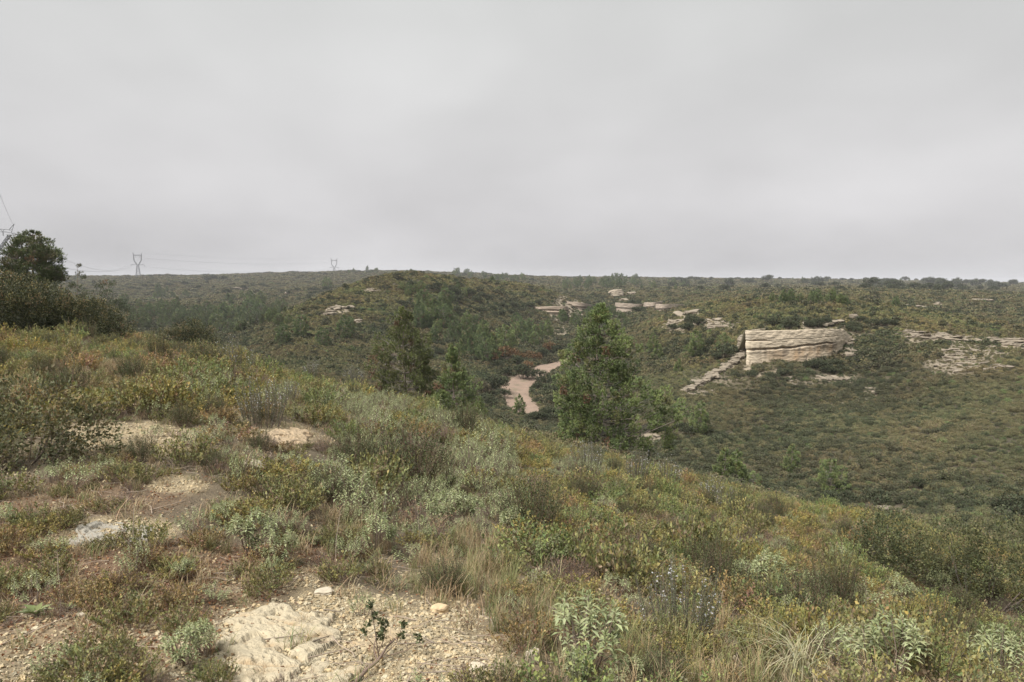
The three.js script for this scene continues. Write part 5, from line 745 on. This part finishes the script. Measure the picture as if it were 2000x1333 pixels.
// ---------------------------------------------------------------- scrub of the slopes, from the brow of the near hill to the far plateau
{
  const cols = [[4, [0.138, 0.131, 0.062]], [3, [0.120, 0.123, 0.060]], [2, [0.152, 0.134, 0.071]], [1.2, [0.136, 0.108, 0.072]]];
  const shapes2 = [[[-0.25, 0.16, 0.1, 0.34, 0.85], [0.25, 0.18, -0.1, 0.30, 0.85], [0.05, 0.25, 0.2, 0.24, 0.9]], [[0, 0.32, 0, 0.36, 1.0], [0.2, 0.2, 0.1, 0.26, 0.9]], [[-0.3, 0.14, 0, 0.24, 0.9], [0.12, 0.24, 0.1, 0.28, 1.0], [0.36, 0.12, -0.15, 0.2, 0.9]], [[0.05, 0.26, 0, 0.30, 1.1], [-0.2, 0.34, 0.1, 0.20, 1.0], [0.1, 0.14, 0.28, 0.24, 0.9]]];
  const mk = (seed, clumps, per, len, wid, spray) => leafBush({ seed, lobes: shapes2[seed % 4], clumps, per, len, wid, spray, cols, stems: 0, minY: -0.3, inner: 0.15 });
  const fine = [0, 1, 2, 3].map(i => mk(700 + i, 120, 7, 0.062, 0.04, 0.09)), coarse = [0, 1, 2, 3].map(i => mk(720 + i, 46, 6, 0.14, 0.10, 0.12));
  for (const g of fine.concat(coarse)) g.F.computeBoundingBox();
  const r = rng(5150), nearL = [], farL = [];
  const blocked = (x, z, R0) => { for (const [cx, cz2, cr] of standing) if (Math.abs(x - cx) < cr && Math.abs(z - cz2) < cr) return true; return false; };
  let Lg = Math.log(30);
  while (Lg < Math.log(1500)) {
    const R0 = Math.exp(Lg), size = R0 < 140 ? 0.7 : Math.max(0.7, R0 / 200), stepR = size * (R0 < 60 ? 0.62 : 0.7) * (R0 > 200 ? 1.1 : 1), dth = stepR / R0;
    for (let th = -44 * DEG; th < 44 * DEG; th += dth) {
      const a = th + (r() - 0.5) * dth, R1 = R0 + (r() - 0.5) * stepR, x = R1 * Math.sin(a), z = -R1 * Math.cos(a), q1 = r(), q2 = r(), q3 = r(), q4 = r();
      
      const n = fbm(x * 0.045, 4, z * 0.045, 4), m = fbm(x * 0.25, 9, z * 0.25, 3), rk = inZone('rock', x, z, 0.9, 0.25), td = trackDist(x, z);
      if (td < 1.08 || q1 < rk * (0.38 + 0.4 * m)) continue;
      if (R1 > 105 && q1 > 1.0 + 0.5 * n + 0.3 * m) continue;
      if (R1 < 30 && !(() => { for (const [cx, cz2, cr] of chosen) if (Math.hypot(x - cx, z - cz2) < cr) return false; return true; })()) continue;
      if (blocked(x, z, R1) && q2 < 0.8) continue;
      const big = clamp(0.95 + 0.8 * m + 0.9 * (q3 * q3 - 0.3), 0.6, 1.9), s = size * big * (rk > 0.2 ? 0.6 : 1);
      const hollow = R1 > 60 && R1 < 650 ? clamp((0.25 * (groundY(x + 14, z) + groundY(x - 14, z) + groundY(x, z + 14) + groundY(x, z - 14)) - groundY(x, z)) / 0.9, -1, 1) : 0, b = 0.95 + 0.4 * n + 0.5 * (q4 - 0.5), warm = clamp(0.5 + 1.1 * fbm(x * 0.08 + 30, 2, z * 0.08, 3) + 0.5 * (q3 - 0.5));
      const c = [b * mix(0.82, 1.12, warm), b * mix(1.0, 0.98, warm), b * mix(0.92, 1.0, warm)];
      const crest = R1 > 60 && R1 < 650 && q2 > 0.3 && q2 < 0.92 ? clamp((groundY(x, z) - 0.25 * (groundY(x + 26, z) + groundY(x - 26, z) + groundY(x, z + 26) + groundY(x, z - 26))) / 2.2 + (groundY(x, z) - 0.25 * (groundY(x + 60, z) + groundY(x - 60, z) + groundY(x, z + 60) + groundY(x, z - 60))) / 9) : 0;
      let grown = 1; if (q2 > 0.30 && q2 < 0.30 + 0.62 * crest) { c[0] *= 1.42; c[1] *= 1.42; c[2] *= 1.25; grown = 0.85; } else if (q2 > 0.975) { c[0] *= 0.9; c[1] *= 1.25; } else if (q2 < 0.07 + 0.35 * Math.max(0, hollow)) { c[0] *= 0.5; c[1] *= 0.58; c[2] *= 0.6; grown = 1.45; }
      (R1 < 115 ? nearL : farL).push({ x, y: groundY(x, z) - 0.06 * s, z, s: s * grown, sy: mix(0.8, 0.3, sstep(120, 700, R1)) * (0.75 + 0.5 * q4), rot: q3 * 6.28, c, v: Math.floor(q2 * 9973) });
    }
    Lg = Math.log(R0 + stepR);
  }
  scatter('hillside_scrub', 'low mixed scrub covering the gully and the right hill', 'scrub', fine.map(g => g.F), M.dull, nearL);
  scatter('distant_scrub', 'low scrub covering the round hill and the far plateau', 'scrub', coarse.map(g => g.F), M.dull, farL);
  console.log('far', nearL.length, farL.length, standing.length);
}
// ---------------------------------------------------------------- power line
const steel = new THREE.MeshStandardMaterial({ color: new THREE.Color().setRGB(0.16, 0.165, 0.175), roughness: 0.6, metalness: 0.3 });
const wireMat = new THREE.MeshStandardMaterial({ color: new THREE.Color().setRGB(0.20, 0.20, 0.21), roughness: 0.6 });
function bars(list, t) { const gs = []; for (const [a, b, k = 1] of list) { const d = V(b[0] - a[0], b[1] - a[1], b[2] - a[2]), L = d.length(), g = new THREE.BoxGeometry(t * k, L, t * k); g.applyQuaternion(new THREE.Quaternion().setFromUnitVectors(V(0, 1, 0), d.normalize())); g.translate((a[0] + b[0]) / 2, (a[1] + b[1]) / 2, (a[2] + b[2]) / 2); gs.push(g); } return mergeGeometries(gs); }
function lattice(p, q, w0, w1, n) { // four-legged lattice between p and q (heights), square section
  const out = [], c = (k, s) => { const w = mix(w0, w1, k) / 2; return [mix(p[0], q[0], k) + [-w, w, w, -w][s], mix(p[1], q[1], k), mix(p[2], q[2], k) + [-w, -w, w, w][s]]; };
  for (let s = 0; s < 4; s++) { out.push([c(0, s), c(1, s), 1.5]); for (let i = 0; i < n; i++) { const a = i / n, b = (i + 1) / n; out.push([c(a, s), c(b, (s + 1) % 4), 0.7]); out.push([c(a, (s + 1) % 4), c(b, s), 0.7]); out.push([c(b, s), c(b, (s + 1) % 4), 0.7]); } } return out;
}
function pylon(label, px, d, topPy, turn, t, baseY = null, hs = 0.66) { // cat-head pylon: body, lower arms, two raked posts, top beam with horns
  const p = onGround(px, d), top = atDepth(px, topPy, d).y; if (baseY !== null) p.y = baseY; const Hh2 = top - p.y + 0.5, g = thing('pylon', label, 'pylon', 'power line pylons', p); g.rotation.y = turn;
  const waist = Hh2 / hs - 25; g.scale.setScalar(hs);
  mesh('body', bars(lattice([0, -1, 0], [0, waist, 0], Math.max(5, waist * 0.24 + 3), 3, 5), t), steel, g);
  const low = mesh('lower_arms', bars([[[-12, waist + 0.4, 0], [-1.5, waist + 2.2, 0], 1.2], [[12, waist + 0.4, 0], [1.5, waist + 2.2, 0], 1.2], [[-12, waist + 0.4, 0], [-1.5, waist, 1.2]], [[12, waist + 0.4, 0], [1.5, waist, 1.2]], [[-12, waist + 0.4, 0], [-1.5, waist, -1.2]], [[12, waist + 0.4, 0], [1.5, waist, -1.2]], [[-6.5, waist + 1.2, 0], [-6.5, waist, 0.6]], [[6.5, waist + 1.2, 0], [6.5, waist, 0.6]]], t), steel, g);
  for (const s of [-1, 1]) mesh('window_post', bars(lattice([s * 1.2, waist, 0], [s * 6.5, waist + 9, 0], 1.6, 1.2, 3).concat(lattice([s * 6.5, waist + 9, 0], [s * 7.2, waist + 20, 0], 1.2, 1.0, 4)), t * 0.8), steel, g);
  const beam = mesh('top_beam', bars([[[-7.6, waist + 20, 0.5], [7.6, waist + 20, 0.5], 1.3], [[-7.6, waist + 18.6, 0], [7.6, waist + 18.6, 0], 1.3], ...[-6, -4, -2, 0, 2, 4].flatMap(x => [[[x, waist + 20, 0.5], [x + 1, waist + 18.6, 0], 0.7], [[x + 1, waist + 18.6, 0], [x + 2, waist + 20, 0.5], 0.7]])], t), steel, g);
  for (const s of [-1, 1]) mesh('horn', bars([[[s * 7.0, waist + 18.6, 0], [s * 8.3, waist + 25, 0], 1.2], [[s * 7.6, waist + 20, 0.5], [s * 8.3, waist + 25, 0]], [[s * 6.6, waist + 20, -0.5], [s * 8.3, waist + 25, 0]]], t), steel, g);
  for (const x of [-12, 12, -3.5, 3.5]) { const y = Math.abs(x) > 10 ? waist + 0.4 : waist + 18.6; mesh('insulator', bars([[[x, y, 0], [x, y - 3.6, 0], 1.2]], t), steel, Math.abs(x) > 10 ? low : beam); }
  g.updateMatrixWorld(true); const W = (x, y) => g.localToWorld(V(x, y, 0));
  return { low: [W(-12, waist - 3.2), W(12, waist - 3.2), W(0, waist + 15)], horn: [W(-8.3, waist + 25), W(8.3, waist + 25)], g };
}
const py1 = pylon('cat-head lattice pylon standing whole on the far left skyline', 272, 1000, 494, 0.25, 0.34), py2 = pylon('cat-head pylon with its foot behind the left skyline, above the round hill', 654, 1330, 505, 0.35, 0.36, 8), py3 = pylon('small far pylon top showing beyond the ridge right of the round hill', 892, 1700, 521, 0.4, 0.40, -4, 0.8);
// the nearer pylon, mostly hidden by the umbrella pine: wide beam, outer arm, horn, raked post
let py0; {
  const d = 330, u = d / FOCAL, c = onGround(-22, d), Y = (py) => atDepth(0, py, d).y - c.y, X = (px) => (px + 22) * u, g = thing('pylon', 'near lattice pylon half hidden behind the umbrella pine', 'pylon', 'power line pylons', c), t = 0.17;
  const mir = (l) => l.concat(l.map(([a, b, k]) => [[-a[0], a[1], a[2]], [-b[0], b[1], b[2]], k]));
  mesh('top_beam', bars(mir([[[0, Y(446.5), 0.6], [X(25), Y(449), 0.6], 1.2], [[0, Y(452), 0], [X(20), Y(453.5), 0], 1.2], ...[-22, -12, -2, 8].flatMap(x => [[[X(x), Y(447), 0.6], [X(x + 5), Y(453), 0], 0.7], [[X(x + 5), Y(453), 0], [X(x + 10), Y(448), 0.6], 0.7]])]), t), steel, g);
  mesh('outer_arms', bars(mir([[[X(20), Y(453.5), 0], [X(42), Y(458.5), 0], 1.2], [[X(26), Y(460), 0], [X(42), Y(458.5), 0], 1.0], [[X(25), Y(449), 0.6], [X(42), Y(458.5), 0], 0.9], [[X(30), Y(455.6), 0], [X(33), Y(459.5), 0], 0.7]]), t), steel, g);
  for (const s of [-1, 1]) mesh('horn', bars([[[s * X(25), Y(449), 0], [s * X(35.5), Y(437.5), 0], 1.2], [[s * X(29), Y(455), 0], [s * X(35.5), Y(437.5), 0]], [[s * X(27), Y(446.7), 0], [s * X(31.5), Y(450), 0], 0.7]], t), steel, g);
  for (const s of [-1, 1]) mesh('window_post', bars([...lattice([s * X(2), Y(490), 0], [s * X(26), Y(459), 0], 1.0, 0.9, 5)], t * 0.8), steel, g);
  mesh('lower_arms', bars(mir([[[0, Y(489.5), 0], [X(15), Y(490), 0], 1.2], [[X(4), Y(486), 0], [X(15), Y(490), 0]], [[X(14.6), Y(490), 0], [X(15.2), Y(498), 0], 1.2]]), t), steel, g);
  mesh('body', bars(lattice([0, -1, 0], [0, Y(490), 0], 6, 2.0, 6), t), steel, g);
  for (const x of [13, -22]) mesh('insulator', bars([[[X(x), Y(453), 0], [X(x), Y(461), 0], 1.4]], t), steel, g);
  py0 = { horn: V(c.x + X(33), c.y + Y(437.5), c.z), low: [V(c.x + X(15), c.y + Y(498), c.z), V(c.x + X(42), c.y + Y(460), c.z), V(c.x + X(13), c.y + Y(461), c.z)] };
}
function wire(label, a, b, sag, rad) { const pts = []; for (let i = 0; i <= 24; i++) { const t = i / 24, p = a.clone().lerp(b, t); p.y -= sag * 4 * t * (1 - t); pts.push(p); } tag(mesh('power_cable', new THREE.TubeGeometry(new THREE.CatmullRomCurve3(pts), 48, rad, 4), wireMat), label, 'cable', 'power cables'); }
wire('thin earth wire rising steeply from the horn of the near pylon', py0.horn, atDepth(-60, 190, 90).lerp(py0.horn, -0.6), 2.5, 0.035);
wire('upper cable from the near pylon to the whole far pylon', py0.low[1], py1.low[2], 16, 0.085); wire('lower cable from the near pylon to the whole far pylon', py0.low[0], py1.low[0], 7, 0.11);
wire('upper cable between the whole pylon and the next one', py1.low[2], py2.low[2], 6, 0.10); wire('lower cable between the whole pylon and the next one', py1.low[1], py2.low[1], 7, 0.10); wire('earth wire between the whole pylon and the next one', py1.horn[1], py2.horn[0], 5, 0.06);

// ---------------------------------------------------------------- small plants of the bare ground
{
  const rosette = (seed) => { const r = rng(seed), g = new GB(); for (let i = 0; i < 11; i++) { const d = dirFrom(i * 2.4 + r() * 0.5, 0.25 + 0.5 * r()), s = V(-d.z, 0, d.x).normalize(); g.leaf(0, 0.01, 0, d, s, 0.07 + 0.05 * r(), 0.038, vary([0.20, 0.235, 0.10], r, 0.15), 0.2, 0.15); } return g.build(); };
  const ros = [rosette(1), rosette(2)], W = (px, py, s, label, i) => { const m = mesh('mullein_rosette', ros[i % 2], M.felt); m.position.copy(ground(px, py)); m.scale.setScalar(s); m.rotation.y = px; tag(m, label, 'plant', 'pale leaf rosettes on the stony ground'); };
  W(70, 1205, 0.9, 'pale green leaf rosette alone on red litter', 0); W(150, 1300, 1.1, 'largest pale leaf rosette on the stony ground', 1); W(215, 1178, 0.8, 'pale leaf rosette just above the small pale stone', 0); W(132, 1192, 0.6, 'tiny leaf rosette between two larger ones', 1); W(235, 1342, 0.9, 'pale rosette at the lower edge of the stony ground', 0);
  const stalk = (px, py, h, lean, label) => { const p = ground(px, py), d = Math.hypot(p.x, p.y - EYE, p.z) / FOCAL, H = h * d, g = new GB(); g.tube([V(0, -0.02, 0), V(lean * H * 0.3, H * 0.5, 0.01), V(lean * H, H, 0)], 0.0032, 0.0018, 5, [0.30, 0.25, 0.19]); for (let i = 0; i < 5; i++) g.tube([V(lean * H * (0.55 + 0.1 * i), H * (0.72 + 0.07 * i), 0), V(lean * H * (0.55 + 0.1 * i) + (i % 2 ? 0.015 : -0.015), H * (0.75 + 0.07 * i), 0.008)], 0.0018, 0.003, 4, [0.28, 0.21, 0.14]); const m = mesh('dry_stalk', g.build(), M.wood); m.position.copy(p); tag(m, label, 'stalk', 'dead flower stalks'); };
  stalk(262, 1088, 90, 0.03, 'thin dead stalk standing before the grey-white slab'); stalk(118, 1155, 62, -0.04, 'short pale dead stalk on red litter'); stalk(655, 1095, 90, 0.12, 'leaning dead stalk above the gravel'); stalk(1175, 1110, 75, 0.35, 'slanting dry stalk behind the big cistus'); stalk(1400, 1225, 70, 0.15, 'dry stalk right of the flowering rosemary'); stalk(300, 745, 60, 0.1, 'thin dead stalk behind the stony clearing'); stalk(820, 1070, 80, -0.05, 'dead stalk in the tall dry grass');
}

scene.fog = new THREE.FogExp2(new THREE.Color().setRGB(0.60, 0.61, 0.66), 0.00014);
renderer.render(scene, camera);
